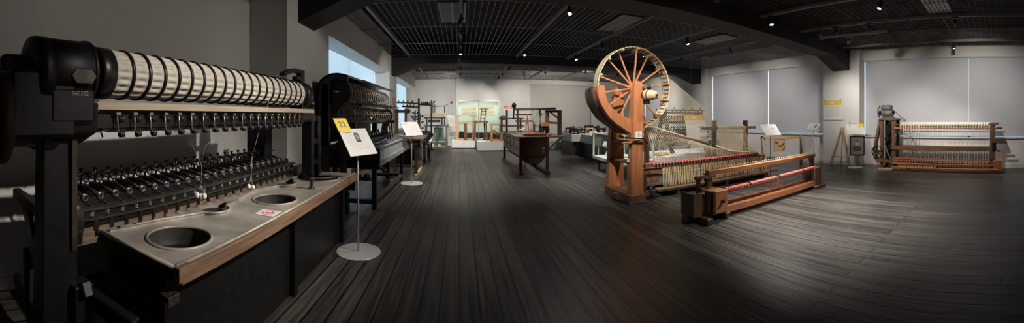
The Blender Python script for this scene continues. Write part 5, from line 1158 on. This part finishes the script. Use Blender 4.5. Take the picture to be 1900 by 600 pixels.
for x in (3.9,5.2,6.5): MB().bb((x-.04,5.30,.0),(x+.04,5.48,.105)).build('tray_foot',M['darkwoodX'],tb,0.003)
mb = MB(); mb.bb((3.16,5.52,.53),(3.24,5.6,.60)); mb.bb((3.30,5.53,.53),(3.36,5.6,.58)); mb.bb((3.40,5.55,.53),(3.44,5.64,.59)); mb.build('end_block',M['brownwoodX'],tb,0.003)
b0 = None
mb = MB(); mb.cyl((BX,5.52,.566),(BX,5.66,.570),.010,n=8); mb.cyl((BX,5.49,.566),(BX,5.51,.566),.022,n=10); b0 = mb.build('spindle',M['black'],tb)
MB().lathe([(.018,0),(.026,.012),(.026,.085),(.018,.10)],(BX,5.53,.567),(0,1,.02),12).build('yarn_cop',M['redyarn'],b0)
mb = MB(); mb.cyl((BX,5.52,.565),(BX,5.60,.566),.0275,n=12); mb.build('pale_yarn',M['pinkyarn'],b0)
mb = MB(); mb.bb((BX-.012,5.488,.525),(BX+.012,5.502,.550)); mb.build('spindle_socket',M['black'],b0)
for k in range(1,NB): dup_part(b0,(k*BW/(NB-1),0,0))
MB().bar((BX-.25,5.60,.592),(BX+BW+.1,5.60,.592),.05,.012).build('yarn_band',M['redyarn'],tb,0.003)
rnd = random.Random(3); t0 = []
for v_ in range(4):
    mb = MB(); j = [rnd.uniform(-.006,.006) for _ in range(4)]
    mb.hexa([(3.66+j[0]-.008,5.44,.155),(3.66+j[0]+.009,5.44,.155),(3.66+j[0]+.009,5.446,.155),(3.66+j[0]-.008,5.446,.155),(3.66-.008,5.475,.505),(3.66+.009,5.475,.505),(3.66+.009,5.481,.505),(3.66-.008,5.481,.505)])
    t0.append(mb.build('hanging_tape',M['tape'],tb))
    if v_: t0[v_].location = V(t0[v_].location) + V((v_*.0375,0,0))
for k in range(4,78): dup_part(t0[k%4],((k-k%4)*.0375,rnd.uniform(-.02,.006),0))
mb = MB(); mb.ring((3.30,5.28,.14),(.55,-.83,0),.085,.016,22,6)
for q in range(4): a_ = q*PI/2+.4; mb.bar((3.30,5.28,.14),(3.30+.083*math.cos(a_)*.83,5.28+.083*math.cos(a_)*.55,.14+.083*math.sin(a_)),.016,.016)
mb.cyl((3.26,5.34,.14),(3.34,5.22,.14),.02,n=10); mb.bar((3.30,5.30,.14),(3.42,5.45,.12),.03,.04); mb.bb((3.2,5.3,0),(3.5,5.5,.05)); mb.build('pinion_wheel',M['iron2'],tb)
# thread net
mb = MB()
for k in range(NB):
    t = k/(NB-1); a_ = math.radians(-68 + 92*t); bx = BX + k*BW/(NB-1)
    p = WC + V((RW*math.cos(a_)+.004,.0,RW*math.sin(a_)))
    mb.tube([p,(bx,5.53,.585)],.0032,4)
mb.build('thread_fan',M['thread'],tb)
mb = MB()
for k in range(38):
    t = k/37; bx = BX + k*BW/39*1.0
    p = V((4.25+1.30*t,6.95-.035*t,1.16-.31*t)); mb.tube([p,(min(bx*.86+.50,5.75),5.60,.60)],.0028,4)
mb.build('rear_thread_fan',M['thread'],tb)
MB().bar((4.15,6.95,1.175),(6.1,6.90,.72),.06,.09).build('slanted_rail',M['brownwoodX'],tb,0.004)
mb = MB(); mb.bb((4.12,6.88,0),(4.22,6.98,1.16)); mb.bb((6.0,6.85,0),(6.1,6.95,.72)); mb.build('rail_post',M['brownwoodZ'],tb,0.004)
MB().tube([(4.0,7.0,1.30),(4.4,6.93,1.22),(5.2,6.92,1.00),(5.9,6.90,.82)],.02,8).build('rope_edge',M['thread'],tb)
# cream yarn curtain on two posts
yc = thing('yarn_rack','dark wooden two-post rack with cream yarn hanging from its top beam','rack',(6.4,6.5,0),0)
for x,y in ((5.95,6.55),(6.92,6.35)): MB().bb((x-.05,y-.045,0),(x+.05,y+.045,1.38)).build('post',M['darkwoodZ'],yc,0.004)
MB().bar((5.55,6.60,1.18),(7.22,6.25,1.18),.07,.07).build('top_beam',M['brownwoodX'],yc,0.004)
MB().bar((5.8,6.5,.46),(7.1,6.25,.46),.05,.06).build('lower_beam',M['darkwoodX'],yc,0.004)
mb = MB(); rnd = random.Random(9)
for k in range(95):
    t = k/94; x = 6.02+.84*t+rnd.uniform(-.006,.006); y = 6.505-.175*t
    mb.tube([(x,y-.045,1.215),(x,y-.055,1.12),(x+rnd.uniform(-.03,.03),y-.12,.70+rnd.uniform(-.03,.03)),(x+rnd.uniform(-.10,.06),y-.28,.50)],.0034,4)
mb.build('yarn_curtain',M['tape'],yc)['kind'] = 'stuff'
MB().bar((6.0,6.53,1.19),(6.86,6.35,1.19),.085,.085).build('yarn_wrap',M['tape'],yc,0.006)
MB().tube([(5.9,6.42,.74),(6.1,6.2,.62),(6.5,6.1,.56),(6.9,6.05,.55)],.025,8).build('yarn_rope',M['tape'],yc)
# ---------------------------------------------------------------- low front frame with the pink red yarn bar
ff = thing('yarn_bar_frame','low red wooden frame with a pegged top rail and a pink red yarn bar','frame',(4.8,3.85,0),0)
MB().bb((3.36,3.81,.615),(6.36,3.90,.685)).build('top_rail',M['redwoodX'],ff,0.005)
MB().bb((3.40,3.90,.60),(6.3,4.0,.62)).build('rear_ledge',M['brownwoodX'],ff,0.004)
p0 = MB().cyl((3.52,3.875,.682),(3.52,3.885,.715),.010,n=8).build('peg',M['railwood'],ff)
for k in range(1,44): dup_part(p0,(k*.0635,0,0))
MB().bb((3.12,3.80,.575),(3.50,3.87,.618)).build('end_shelf',M['brownwoodX'],ff,0.004)
for x,y,w in ((3.17,3.83,.05),(3.36,3.86,.045),(3.45,3.92,.11)): MB().bb((x-w/2,y-.03,.10),(x+w/2,y+.03,.60)).build('short_post',M['darkwoodZ'] if w < .1 else M['brownwoodZ'],ff,0.004)
mb = MB(); mb.bb((3.30,3.60,.10),(3.54,3.64,.415)); mb.bb((3.30,3.86,.10),(3.54,3.90,.415)); mb.bb((3.26,3.60,.10),(3.30,3.90,.415)); mb.bb((3.50,3.64,.10),(3.54,3.86,.415)); mb.bb((3.26,3.60,.40),(3.54,3.90,.42)); mb.build('gear_box',M['redwoodZ'],ff,0.006)
MB().bb((3.255,3.598,.098),(3.30,3.66,.42)).build('box_corner',M['darkwoodZ'],ff,0.003)
mb = MB(); mb.lathe([(.012,0),(.02,.005),(.026,.03),(.022,.05),(.01,.055)],(3.42,3.60,.27),(.2,-1,0),12); mb.bar((3.38,3.565,.25),(3.46,3.565,.29),.02,.02); mb.build('box_knob',M['iron'],ff,0.002)
MB().bb((3.00,3.74,.08),(3.04,4.02,.40)).build('end_plate',M['darkwoodZ'],ff,0.004)
MB().bb((2.985,3.70,.08),(3.14,3.73,.41)).build('end_plate',M['brownwoodZ'],ff,0.004)
mb = MB(); mb.bb((2.94,3.78,0),(3.62,3.92,.08)); mb.bb((3.08,3.52,0),(3.19,4.10,.085)); mb.bb((3.46,3.56,.03),(3.56,3.95,.095)); mb.build('foot',M['darkwoodX'],ff,0.006)
mb = MB(); mb.cyl((3.15,3.80,.36),(3.28,3.80,.36),.05,n=14); mb.tube([(3.22,3.75,.38),(3.24,3.75,.12)],.012,6); mb.tube([(3.12,3.78,.44),(3.2,3.78,.46),(3.28,3.78,.46)],.01,6); mb.build('crank_iron',M['iron2'],ff)
mb = MB(); mb.bb((3.52,3.66,.055),(6.20,3.74,.15)); mb.bb((3.52,3.88,.055),(6.20,3.96,.15)); mb.build('bottom_rail',M['redwoodX'],ff,0.005)
MB().bb((3.54,3.74,.09),(6.18,3.88,.105)).build('bottom_board',M['redwoodX'],ff,0.003)
for y in (3.70,3.92): MB().bb((6.10,y-.045,.055),(6.34,y+.045,.42)).build('end_block',M['brownwoodZ'],ff,0.005)
MB().bb((6.02,3.58,0),(6.40,4.06,.06)).build('foot',M['darkwoodX'],ff,0.006)
mb = MB(); mb.prism([(6.20,3.83,.615),(6.36,3.83,.615),(6.36,3.83,.40),(6.25,3.83,.40),(6.25,3.83,.50)],(0,.07,0)); mb.build('end_brace',M['brownwoodZ'],ff,0.004)
MB().cyl((3.54,3.72,.385),(6.30,3.74,.42),.018,n=12).build('yarn_axle',M['darkwoodX'],ff)
yy0 = None
for k in range(46):
    x0 = 3.60+k*.0575
    if k == 0:
        yy0 = MB().lathe([(.020,0),(.029,.004),(.031,.025),(.029,.052),(.020,.056)],(x0,3.72,.389),(1,.006,.012),14).build('yarn_winding',M['redyarn'],ff)
        MB().lathe([(.0300,.020),(.0322,.023),(.0322,.031),(.0300,.034)],(x0,3.72,.389),(1,.006,.012),14,False).build('pale_winding',M['pinkyarn'],yy0)
    elif k not in (9,22,23,37): dup_part(yy0,(k*.0575,k*.0575*.006,k*.0575*.012))
mb = MB(); mb.bar((3.6,3.68,.36),(6.2,3.70,.39),.012,.02); mb.build('yarn_bar_shadow_strip'.replace('_shadow_strip','_shade_strip'),M['darkwoodX'],ff)  # dark strip added as the shade below the yarn bar
mb = MB(); rnd = random.Random(5)
for k in range(7):
    x = 4.45+.09*k; mb.tube([(x,3.70,.36),(x+.04,3.69,.30-.02*k%3),(x+.10,3.69,.24+.02*(k%3)),(x+.16,3.70,.33),(x+.2,3.71,.37)],.0028,4)
mb.build('loose_yarn',M['redyarn'],ff)

# ================================================================ white plinth and dark comb machine behind the threads
plinth(4.75,7.30,7.35,8.7,.45,M['white'],'long low white plinth behind the net of threads carrying the dark comb machine')
dl = thing('dark_comb_machine','dark wooden comb machine with rows of spools behind the hanging yellow topped sheet','machine',(5.9,8.0,.45),0)
for x in (5.35,6.55):
    mb = MB(); mb.bar((x,7.55,.49),(x,7.95,1.62),.09,.08); mb.bar((x,8.4,.49),(x,8.0,1.62),.09,.08); mb.bar((x,7.6,.85),(x,8.3,.85),.06,.07); mb.build('side_frame',M['darkwoodZ'],dl,0.004)
for q,(y,z) in enumerate(((7.62,.72),(7.74,1.02),(7.86,1.30),(7.96,1.58))):
    MB().bb((5.2,y-.05,z-.03),(6.75,y+.05,z+.04)).build('spool_rail',M['darkwoodX'] if q != 3 else M['brownwoodX'],dl,0.004)
sp = MB().lathe([(.035,0),(.035,.02),(.020,.03),(.020,.13),(.035,.14),(.035,.16)],(5.3,7.60,.76),(0,-.35,1),10).build('spool',M['darkwoodZ'],dl)
for r_ in range(3):
    for k in range(14):
        if r_ or k: dup_part(sp,(k*.10,.12*r_,.29*r_))
for k in range(5): MB().tube([(5.3+.32*k,7.96,1.62),(5.38+.32*k,7.94,1.74),(5.46+.32*k,7.96,1.62)],.016,6).build('wire_arch',M['iron2'],dl)
MB().cyl((5.1,7.96,1.66),(6.85,7.96,1.66),.018,n=8).build('top_bar',M['iron'],dl)
MB().bb((5.45,7.80,1.36),(5.85,7.9,1.46)).build('pale_block',M['palewoodX'],dl,0.004)
for k,(x,y,l,lab) in enumerate(((4.95,7.55,.75,'pale wooden plank lying on the white plinth behind the threads, nearest the glass case'),(5.05,7.78,.85,'second pale wooden plank lying behind the first on the white plinth'),(6.95,7.5,.5,'short pale wooden plank on the window end of the white plinth'))):
    tag(MB().box((x+.05,y,.475),(l*.55,.14,.05),.15).build('plank',M['palewoodX'],None,0.004),lab,'plank')
# yellow topped hanging sheet on two wires
sx = V((.90,-.43,0)).normalized(); o_ = at_r(1292,240,9.15); root = thing('hanging_text_sheet','grey text sheet with yellow top hanging on wires above the thread net','sign',o_,0)
w_, h_ = .55, .75; up = V((0,0,1)); nn = sx.cross(up)
def sq(a,b,t): return o_ + sx*a + up*b + nn*t + sx*(-.10*b/.68)
mb = MB(); mb.hexa([sq(a*w_/2,b*h_/2,t) for t in (-.004,.004) for a,b in ((-1,-1),(1,-1),(1,1),(-1,1))]); sh = mb.build('sheet',M['paper'],root)
mb = MB(); mb.hexa([sq(a*w_/2,b,t) for t in (-.0055,.0055) for a,b in ((-1,h_/2-.14),(1,h_/2-.14),(1,h_/2),(-1,h_/2))]); mb.build('yellow_head',M['amber'],sh)
mb = MB(); xs, ys = sx, (up - sx*.147).normalized()
print_lines(mb,sq(-.08,h_/2-.07,.0058),xs,up,.16,1,.05,.05,61,1.0,char=.06); mb.build('head_print',M['paper'],sh)
mb = MB(); print_lines(mb,sq(-w_/2+.05,h_/2-.19,.0045),xs,ys,.40,3,.028,.010,62,.9,char=.02); print_lines(mb,sq(-w_/2+.06,.02,.0045),xs,ys,.2,8,.036,.010,63,.8,char=.02); mb.build('fine_print',M['inkfaint'],sh)
for q in range(3):
    mb = MB(); print_lines(mb,sq(.07,.07-.14*q,.0046),xs,ys,.16,2,.018,.016,70+q,1.0,char=.022); mb.build('printed_figure',M['ink'],sh)
mb = MB(); mb.bar(sq(-.27,h_/2+.02,0),sq(.24,h_/2+.02,0),.014,.014); mb.build('hanging_bar',M['iron'],root)
mb = MB(); mb.tube([sq(.20,h_/2+.02,0),sq(.0,1.0,0)],.003,4); mb.tube([sq(-.2,h_/2+.02,0),sq(.0,1.0,0)],.003,4); mb.tube([sq(0,1.0,0),V((sq(0,1.0,0).x,sq(0,1.0,0).y,ZC+.02))],.003,4); mb.build('hanging_wire',M['steel'],root)
for a in (-.0,.19): MB().cyl(sq(a,h_/2-.005,.01),sq(a,h_/2+.03,.01),.014,n=8).build('clip',M['iron'],root)

# ================================================================ pale bow frame behind
bw = thing('branch_leg_frame','pale wooden beam on forked branch legs with a small hanging board, behind front frame','frame',(7.9,5.85,0),0)
A_, B_ = V((7.25,6.05,.86)), V((8.65,5.70,.86))
MB().bar(A_,B_,.07,.06).build('beam',M['palewoodX'],bw,0.004)
for P,s_ in ((A_,-1),(B_,1)):
    MB().tube([P+V((.02,0,.06)),P+V((-.02,-.06,-.05)),P+V((-.05*1,-.14,-.35)),P+V((-.12,-.22,-.62)),V((P.x-.16,P.y-.26,0.0))],[.045,.05,.042,.04,.04],10).build('branch_leg',M['greywood'],bw)
    MB().tube([P+V((.0,0,.04)),P+V((.10,.04,-.10)),P+V((.16,.08,-.40)),V((P.x+.17,P.y+.10,0.0))],[.045,.045,.042,.04],10).build('branch_leg',M['greywood'],bw)
MB().tube([A_+V((-.06,-.05,.08)),A_+V((.06,-.07,.02)),A_+V((-.03,-.09,-.08)),A_+V((.07,-.07,-.14)),A_+V((-.0,-.09,-.22)),A_+V((.0,-.08,-.42))],.018,8).build('rope_lashing',M['rust'],bw)
d_ = (B_-A_).normalized()
q0 = A_ + d_*.42; q1 = A_ + d_*.82
mb = MB(); mb.hexa([q0+V((0,-.02,-.36)),q1+V((0,-.02,-.36)),q1+V((0,0,-.36)),q0+V((0,0,-.36)),q0+V((0,-.02,.0)),q1+V((0,-.02,.0)),q1+V((0,0,0)),q0+V((0,0,0))]); hb = mb.build('hanging_board',M['palewoodX'],bw,0.003)
mb = MB()
for q,(a,b) in enumerate(((.46,-.10),(.52,-.12),(.60,-.20),(.66,-.22),(.72,-.18),(.76,-.15),(.78,-.26),(.74,-.32))): p = A_+d_*a+V((0,-.035,b)); mb.ball(p,.018,8,6,(1.6,.7,1))
mb.build('board_pegs'.replace('pegs','fittings').replace('fittings','iron'),M['iron'],hb)
# poster on the right column
root = thing('column_poster','white text poster with a yellow head on the near right column','poster',(CRF,5.05,1.4),0)
MB().bb((CRF-.012,4.76,1.38),(CRF-.001,5.36,1.83)).build('poster_sheet',M['paper'],root); MB().bb((CRF-.0135,4.76,1.83),(CRF-.001,5.36,1.965)).build('poster_head',M['amber'],root)
mb = MB(); print_lines(mb,(CRF-.0140,5.16,1.90),(0,-1,0),(0,0,1),.2,1,.1,.055,81,1.0,char=.07); mb.build('head_print',M['paper'],root)
mb = MB(); print_lines(mb,(CRF-.0125,5.32,1.79),(0,-1,0),(0,0,1),.52,9,.040,.014,82,.95,char=.025); mb.build('fine_print',M['inkfaint'],root)
MB().bb((CRF-.02,4.70,1.365),(CRF-.001,5.38,1.38)).build('lower_batten',M['signgrey'],root)
for y in (4.79,5.33): MB().bb((CRF-.018,y-.012,1.95),(CRF-.002,y+.012,2.0)).build('clip',M['iron'],root)

# ================================================================ easel, number 19 stand and framed portrait
es = thing('easel','pale wooden three-legged easel leaning in front of the near right column','easel',(9.2,4.6,0),0)
T1 = V((9.38,4.70,1.14))
MB().bar((9.28,5.04,0),T1,.05,.035).build('leg',M['palewoodZ'],es,0.004); MB().bar((9.36,4.42,0),T1+V((-.0,-.06,0)),.05,.035).build('leg',M['palewoodZ'],es,0.004); MB().bar((9.465,4.75,0),T1+V((.02,-.03,-.05)),.04,.03).build('leg',M['palewoodZ'],es,0.004)
MB().bar((9.29,4.96,.26),(9.36,4.46,.26),.04,.03).build('ledge',M['palewoodZ'],es,0.004)
r19,c19,x19,y19,n19 = sign_stand(1587,311,math.radians(12),'sign stand with yellow number 19 plate and two small cards above a framed portrait',0.52,0.34,1.10,0.62,23,'19',(0.43,-.035,.17,.13),rows=7,R=0.21,title=True)
for k,(a,m_) in enumerate(((.12,M['photo']),(.25,M['inkfaint']))):
    o = c19 - x19*.26 + y19*.17 + x19*a + y19*.055 + n19*.008
    mb = MB(); mb.hexa([o+x19*i*.045+y19*j*.06+n19*t for t in (-.003,.003) for i,j in ((-1,-1),(1,-1),(1,1),(-1,1))]); root = thing('small_card',('small grey picture card at the top of the number 19 panel, left one','small grey picture card at the top of the number 19 panel, beside the yellow plate')[k],'card',o,0); mb.build('card',M['paper'],root)
    mb = MB(); i = mb.add([o+x19*i*.033+y19*j*.045+n19*.004 for i,j in ((-1,-1),(1,-1),(1,1),(-1,1))]); mb.face((i,i+1,i+2,i+3)); mb.build('printed_picture',m_,root)
pc = at_r(1590.5,270.5,math.hypot(c19.x,c19.y)-.06); cdn = V((-pc.x,-pc.y,0)).normalized(); px_ = V((-cdn.y,cdn.x,0)); up = V((0,0,1))
root = thing('framed_portrait','black framed portrait of a person in dark clothing hanging below the number 19 panel','portrait',pc,0)
def pq(a,b,t): return pc + px_*a + up*b + cdn*t
pw, ph = .215, .285
mb = MB()
for a0,a1,b0,b1 in ((-pw,-pw+.035,-ph,ph),(pw-.035,pw,-ph,ph),(-pw+.035,pw-.035,ph-.035,ph),(-pw+.035,pw-.035,-ph,-ph+.035)): mb.hexa([pq(a,b,t) for t in (-.02,.02) for a,b in ((a0,b0),(a1,b0),(a1,b1),(a0,b1))])
mb.build('picture_frame',M['black'],root,0.004)
mb = MB(); mb.hexa([pq(a,b,t) for t in (-.015,.004) for a,b in ((-pw+.03,-ph+.03),(pw-.03,-ph+.03),(pw-.03,ph-.03),(-pw+.03,ph-.03))]); pp = mb.build('portrait_print',M['photobrown'],root)
def blob(pts, m, nm, t):
    mb = MB(); i = mb.add([pq(a,b,t) for a,b in pts]); mb.face(range(i,i+len(pts))); mb.build(nm,m,pp)
el = lambda cx,cy,rx,ry,n=20: [(cx+rx*math.cos(2*PI*k/n),cy+ry*math.sin(2*PI*k/n)) for k in range(n)]
blob([(-.14,-.10),(-.13,-.05),(-.08,-.015),(-.03,.0),(.03,.0),(.08,-.015),(.13,-.05),(.14,-.10),(.10,-.15),(.0,-.17),(-.10,-.15)],M['photodark'],'printed_coat',.005)
blob(el(0,.065,.055,.072),M['skin'],'printed_face',.006)
blob([(-.058,.09),(-.056,.13),(-.03,.15),(.03,.15),(.056,.13),(.058,.09),(.035,.115),(-.035,.115)],M['photodark'],'printed_hair',.007)
blob([(-.04,.045),(0,.055),(.04,.045),(.03,.035),(.0,.042),(-.03,.035)],M['photodark'],'printed_moustache',.007)
blob([(-.035,.083),(-.012,.083),(-.012,.077),(-.035,.077)],M['photodark'],'printed_eye',.0075); blob([(.012,.083),(.035,.083),(.035,.077),(.012,.077)],M['photodark'],'printed_eye',.0075)

# ================================================================ spinning machine at the right-hand wall
sm = thing('spinning_machine','wooden spinning machine with a row of white cotton rolls and grey motor by right blinds','spinning machine',(9.05,1.7,0),0)
SXF, SXB = 9.02, 9.52
mb = MB(); mb.bb((SXF-.05,.05,0),(SXB,3.36,.05)); mb.build('floor_board',M['palewoodY'],sm,0.004)
for y in (3.27,2.93):
    for x in (SXF+.04,SXB-.05): MB().bb((x-.04,y-.045,.05),(x+.04,y+.045,1.40)).build('post',M['brownwoodZ'],sm,0.004)
MB().bb((SXF-.03,2.86,1.38),(SXB,3.34,1.43)).build('head_board',M['brownwoodX'],sm,0.004)
MB().bb((SXF-.03,2.80,.20),(SXB,3.44,.27)).build('head_sill',M['brownwoodX'],sm,0.004)
mb = MB(); mb.bb((SXF+.12,2.98,.30),(SXF+.22,3.2,1.36)); 
for z in (.4,.62,.85,1.08,1.3): mb.cyl((SXF+.02,3.06+.06*math.sin(z*9),z),(SXF+.14,3.06+.06*math.sin(z*9),z),.07,n=14)
mb.bar((SXF+.05,3.16,.3),(SXF+.05,3.0,.75),.03,.03); mb.bar((SXF+.04,3.18,.7),(SXF+.04,3.02,1.15),.025,.025); mb.build('gear_train',M['iron'],sm,0.004)
mb = MB(); mb.bar((SXF+.0,3.0,.30),(SXF-.02,3.12,.55),.025,.03); mb.bar((SXF-.0,3.1,.50),(SXF-.0,3.16,.68),.02,.03); mb.build('lever',M['steel'],sm,0.003)
A = [(SXF+.0,3.36,1.40),(SXF,3.42,1.1),(SXF,3.50,.75),(SXF,3.53,.45),(SXF,3.50,.30),(SXF,3.42,.22),(SXF,3.32,.20)]; B = [(SXF+.0,3.30,1.40),(SXF,3.35,1.1),(SXF,3.43,.75),(SXF,3.46,.47),(SXF,3.43,.36),(SXF,3.38,.30),(SXF,3.32,.27)]
MB().strip(A,B,(.16,0,0)).build('belt_guard',M['brownwoodY'],sm,0.004)
mb = MB(); c_ = V((SXF-.02,3.38,.50)); mb.ring(c_,(1,0,0),.165,.014,28,6)
for q in range(5): a_ = 2*PI*q/5+.3; mb.bar(c_,c_+V((0,.16*math.cos(a_),.16*math.sin(a_))),.025,.02,(1,0,0))
mb.cyl(c_-V((.03,0,0)),c_+V((.1,0,0)),.035,n=12); mb.build('fly_wheel',M['rust'],sm)
mb = MB(); mb.lathe([(.05,0),(.10,.02),(.105,.06),(.115,.07),(.115,.26),(.105,.27),(.09,.33),(.03,.34)],(SXF+.16,3.31,1.57),(0,-1,0),20); mb.bb((SXF+.06,2.97,1.43),(SXF+.30,3.30,1.47)); mb.bb((SXF+.1,3.0,1.46),(SXF+.26,3.27,1.52)); mb.build('motor_body',M['motor'],sm,0.005)
mb = MB(); mb.bb((SXF+.04,3.02,1.66),(SXF+.28,3.32,1.80)); mb.build('switch_box',M['motor'],sm,0.03)
mb = MB(); mb.tube([(SXF+.0,3.32,1.78),(SXF+.0,3.38,1.66),(SXF+.0,3.37,1.50),(SXF+.02,3.32,1.44)],.014,8); mb.lathe([(.03,0),(.08,.01),(.08,.05),(.03,.06)],(SXF+.16,3.40,1.57),(0,-1,0),18); mb.cyl((SXF+.1,2.92,1.60),(SXF+.1,2.99,1.60),.045,n=12); mb.bar((SXF+.10,2.94,1.64),(SXF+.1,2.60,1.36),.022,.012); mb.bar((SXF+.10,2.60,1.36),(SXF+.14,2.35,.72),.016,.012); mb.bar((SXF+.1,2.86,1.1),(SXF+.12,2.72,.7),.016,.012); mb.build('drive_belt',M['black'],sm)
for z,x,w,h,nm in ((1.165,SXF+.0,.05,.05,'roller_rail'),(1.075,SXF-.01,.03,.022,'guide_rail'),(.345,SXF-.01,.05,.035,'bobbin_rail'),(.285,SXF-.02,.05,.03,'lower_rail')): MB().bb((x-w/2,.12 if nm != 'guide_rail' else -.10,z-h/2),(x+w/2,2.90,z+h/2)).build(nm,M['redwoodY'] if nm != 'guide_rail' else M['darkwoodY'],sm,0.003)
MB().bb((SXF-.03,.14,.57),(SXF+.03,2.98,.68)).build('front_beam',M['brownwoodY'],sm,0.004)
MB().bb((SXB-.1,.14,.57),(SXB-.04,2.98,.66)).build('rear_beam',M['brownwoodY'],sm,0.004)
for x in (SXF+.01,SXB-.05): MB().bb((x-.045,.17,.05),(x+.045,.30,1.30)).build('end_post',M['brownwoodZ'],sm,0.004)
MB().bb((SXF-.06,.08,1.26),(SXB,.32,1.32)).build('end_cap',M['brownwoodX'],sm,0.004); MB().bb((SXF-.08,-.02,.05),(SXB,.22,.34)).build('end_block',M['redwoodZ'],sm,0.005)
mb = MB(); mb.cyl((SXF-.02,.12,1.18),(SXF-.02,-.02,1.18),.018,n=8); mb.cyl((SXF-.03,.12,.58),(SXF-.03,.02,.58),.02,n=8); mb.bb((SXF-.05,.14,.58),(SXF-.03,.24,.80)); mb.build('end_iron',M['iron'],sm)
MB().cyl((SXF+.01,.20,1.255),(SXF+.01,2.92,1.255),.020,n=10).build('roller_shaft',M['brownwoodY'],sm)
NS = 34; y0_ = 2.72; dy = -.0725
c0_ = MB().lathe([(.03,0),(.065,.003),(.068,.033),(.065,.063),(.03,.066)],(SXF+.01,y0_,1.262),(0,-1,0),18).build('cotton_roll',M['cotton'],sm)
u0 = MB().lathe([(.020,0),(.026,.006),(.030,.03),(.030,.125),(.022,.155),(.010,.165),(.010,.185)],(SXF-.01,y0_-.02,.365),(0,0,1),14).build('bobbin',M['slub'],sm)
MB().cyl((SXF-.01,y0_-.02,.545),(SXF-.01,y0_-.02,.59),.007,n=8).build('bobbin_tip',M['chrome'],u0)
h0 = MB().bb((SXF-.055,y0_-.03,.235),(SXF-.030,y0_-.012,.31)).tube([(SXF-.04,y0_-.02,.24),(SXF-.075,y0_-.02,.19),(SXF-.055,y0_-.02,.13),(SXF-.03,y0_-.02,.10)],.008,6).build('treadle_hook',M['iron'],sm)
w0 = MB().bb((SXF-.10,y0_-.045,.05),(SXF-.085,y0_-.005,.155)).build('counter_weight',M['tape'],sm,0.003)
d0 = MB().bb((SXF-.065,y0_-.04,.155),(SXF-.02,y0_+.0,.20)).build('hook_block',M['redwoodY'],sm,0.003)
for k in range(1,NS):
    for q in (c0_,u0,h0,d0): dup_part(q,(0,k*dy,0))
    if k < 14: dup_part(w0,(0,k*dy,0))
    else: pass
th0 = MB().tube([(SXF-.055,y0_-.02,1.24),(SXF-.03,y0_-.02,1.07),(SXF-.0,y0_-.02,.60)],.0085,6).build('cotton_thread',M['silkthread'],sm)
th1 = MB().tube([(SXF-.055,y0_-.02+8*dy,1.24),(SXF-.03,y0_-.02+8*dy,1.07),(SXF-.0,y0_-.02+8*dy,.60)],.0035,5).build('cotton_thread',M['silkthread'],sm)
for k in range(1,NS):
    if k < 8: dup_part(th0,(0,k*dy,0))
    elif k > 8: dup_part(th1,(0,(k-8)*dy,0))
MB().bb((SXF-.05,1.55,.70),(SXF-.03,1.95,.72)).build('loose_rod',M['white'],sm)
mb = MB(); mb.bb((SXF-.13,.10,.09),(SXF-.07,2.95,.12)); mb.bb((SXF-.07,.10,.19),(SXF-.04,2.95,.225)); mb.build('treadle_bar',M['redwoodY'],sm,0.003)
mb = MB(); mb.bb((SXF+.02,.2,.05),(SXF+.05,2.9,.24)); mb.build('back_panel',M['redwoodY'],sm)

# ================================================================ tidy the parts: print belongs to its sheet, separate pieces become parts of their own
def merge_print(dst, src):
    bm = bmesh.new(); bm.from_mesh(dst.data)
    base = len(dst.data.materials); dst.data.materials.append(src.data.materials[0])
    T = dst.matrix_basis.inverted() if src.parent is not dst else Matrix.Identity(4)
    vs = [bm.verts.new(T @ (src.matrix_basis @ v.co)) for v in src.data.vertices]
    for p in src.data.polygons:
        f = bm.faces.new([vs[i] for i in p.vertices]); f.material_index = base
    bm.to_mesh(dst.data); bm.free()
    bpy.data.objects.remove(src)
SHEETS = ('sign_sheet','poster_sheet','chart_sheet','card','banner_head')
for o in [q for q in bpy.data.objects if q.name.split('.')[0] in ('fine_print','banner_title','chart_figures','head_print','sign_title','title_print')]:
    dst = o.parent if o.parent.type == 'MESH' else next((c for c in o.parent.children if c.type == 'MESH' and c.name.split('.')[0] in (('poster_head','sign_head') if o.name.split('.')[0] in ('head_print','sign_title') else SHEETS)), None)
    if dst is not None: merge_print(dst, o)
LOOSE = ('cross_bar','drain_valve','table_frame','rail','ladder_rung','cross_peg','deck','end_block','rail_post','board_iron','drive_belt','end_iron','stretcher','bed_rail','floor_sill','bottom_rail','side_frame','end_plate')
for o in [q for q in bpy.data.objects if q.type == 'MESH' and q.name.split('.')[0] in LOOSE and q.parent is not None and not q.children]:
    if o.data.users > 1: continue
    bm = bmesh.new(); bm.from_mesh(o.data); seen = set(); isl = []
    for f in bm.faces:
        if f.index in seen: continue
        st = [f]; seen.add(f.index); cur = []
        while st:
            g = st.pop(); cur.append(g)
            for e in g.edges:
                for k in e.link_faces:
                    if k.index not in seen: seen.add(k.index); st.append(k)
        isl.append(cur)
    if len(isl) > 1:
        for n_, cur in enumerate(isl):
            ids = {}; vv = []; ff = []
            for g in cur:
                r = []
                for v in g.verts:
                    if v.index not in ids: ids[v.index] = len(vv); vv.append(tuple(v.co))
                    r.append(ids[v.index])
                ff.append(r)
            me = bpy.data.meshes.new(o.data.name); me.from_pydata(vv, [], ff)
            me.polygons.foreach_set('use_smooth', [g.smooth for g in cur])
            for m_ in o.data.materials: me.materials.append(m_)
            me.update()
            c = o.copy(); c.data = me; COL.objects.link(c)
        bm.free(); bpy.data.objects.remove(o)
    else: bm.free()
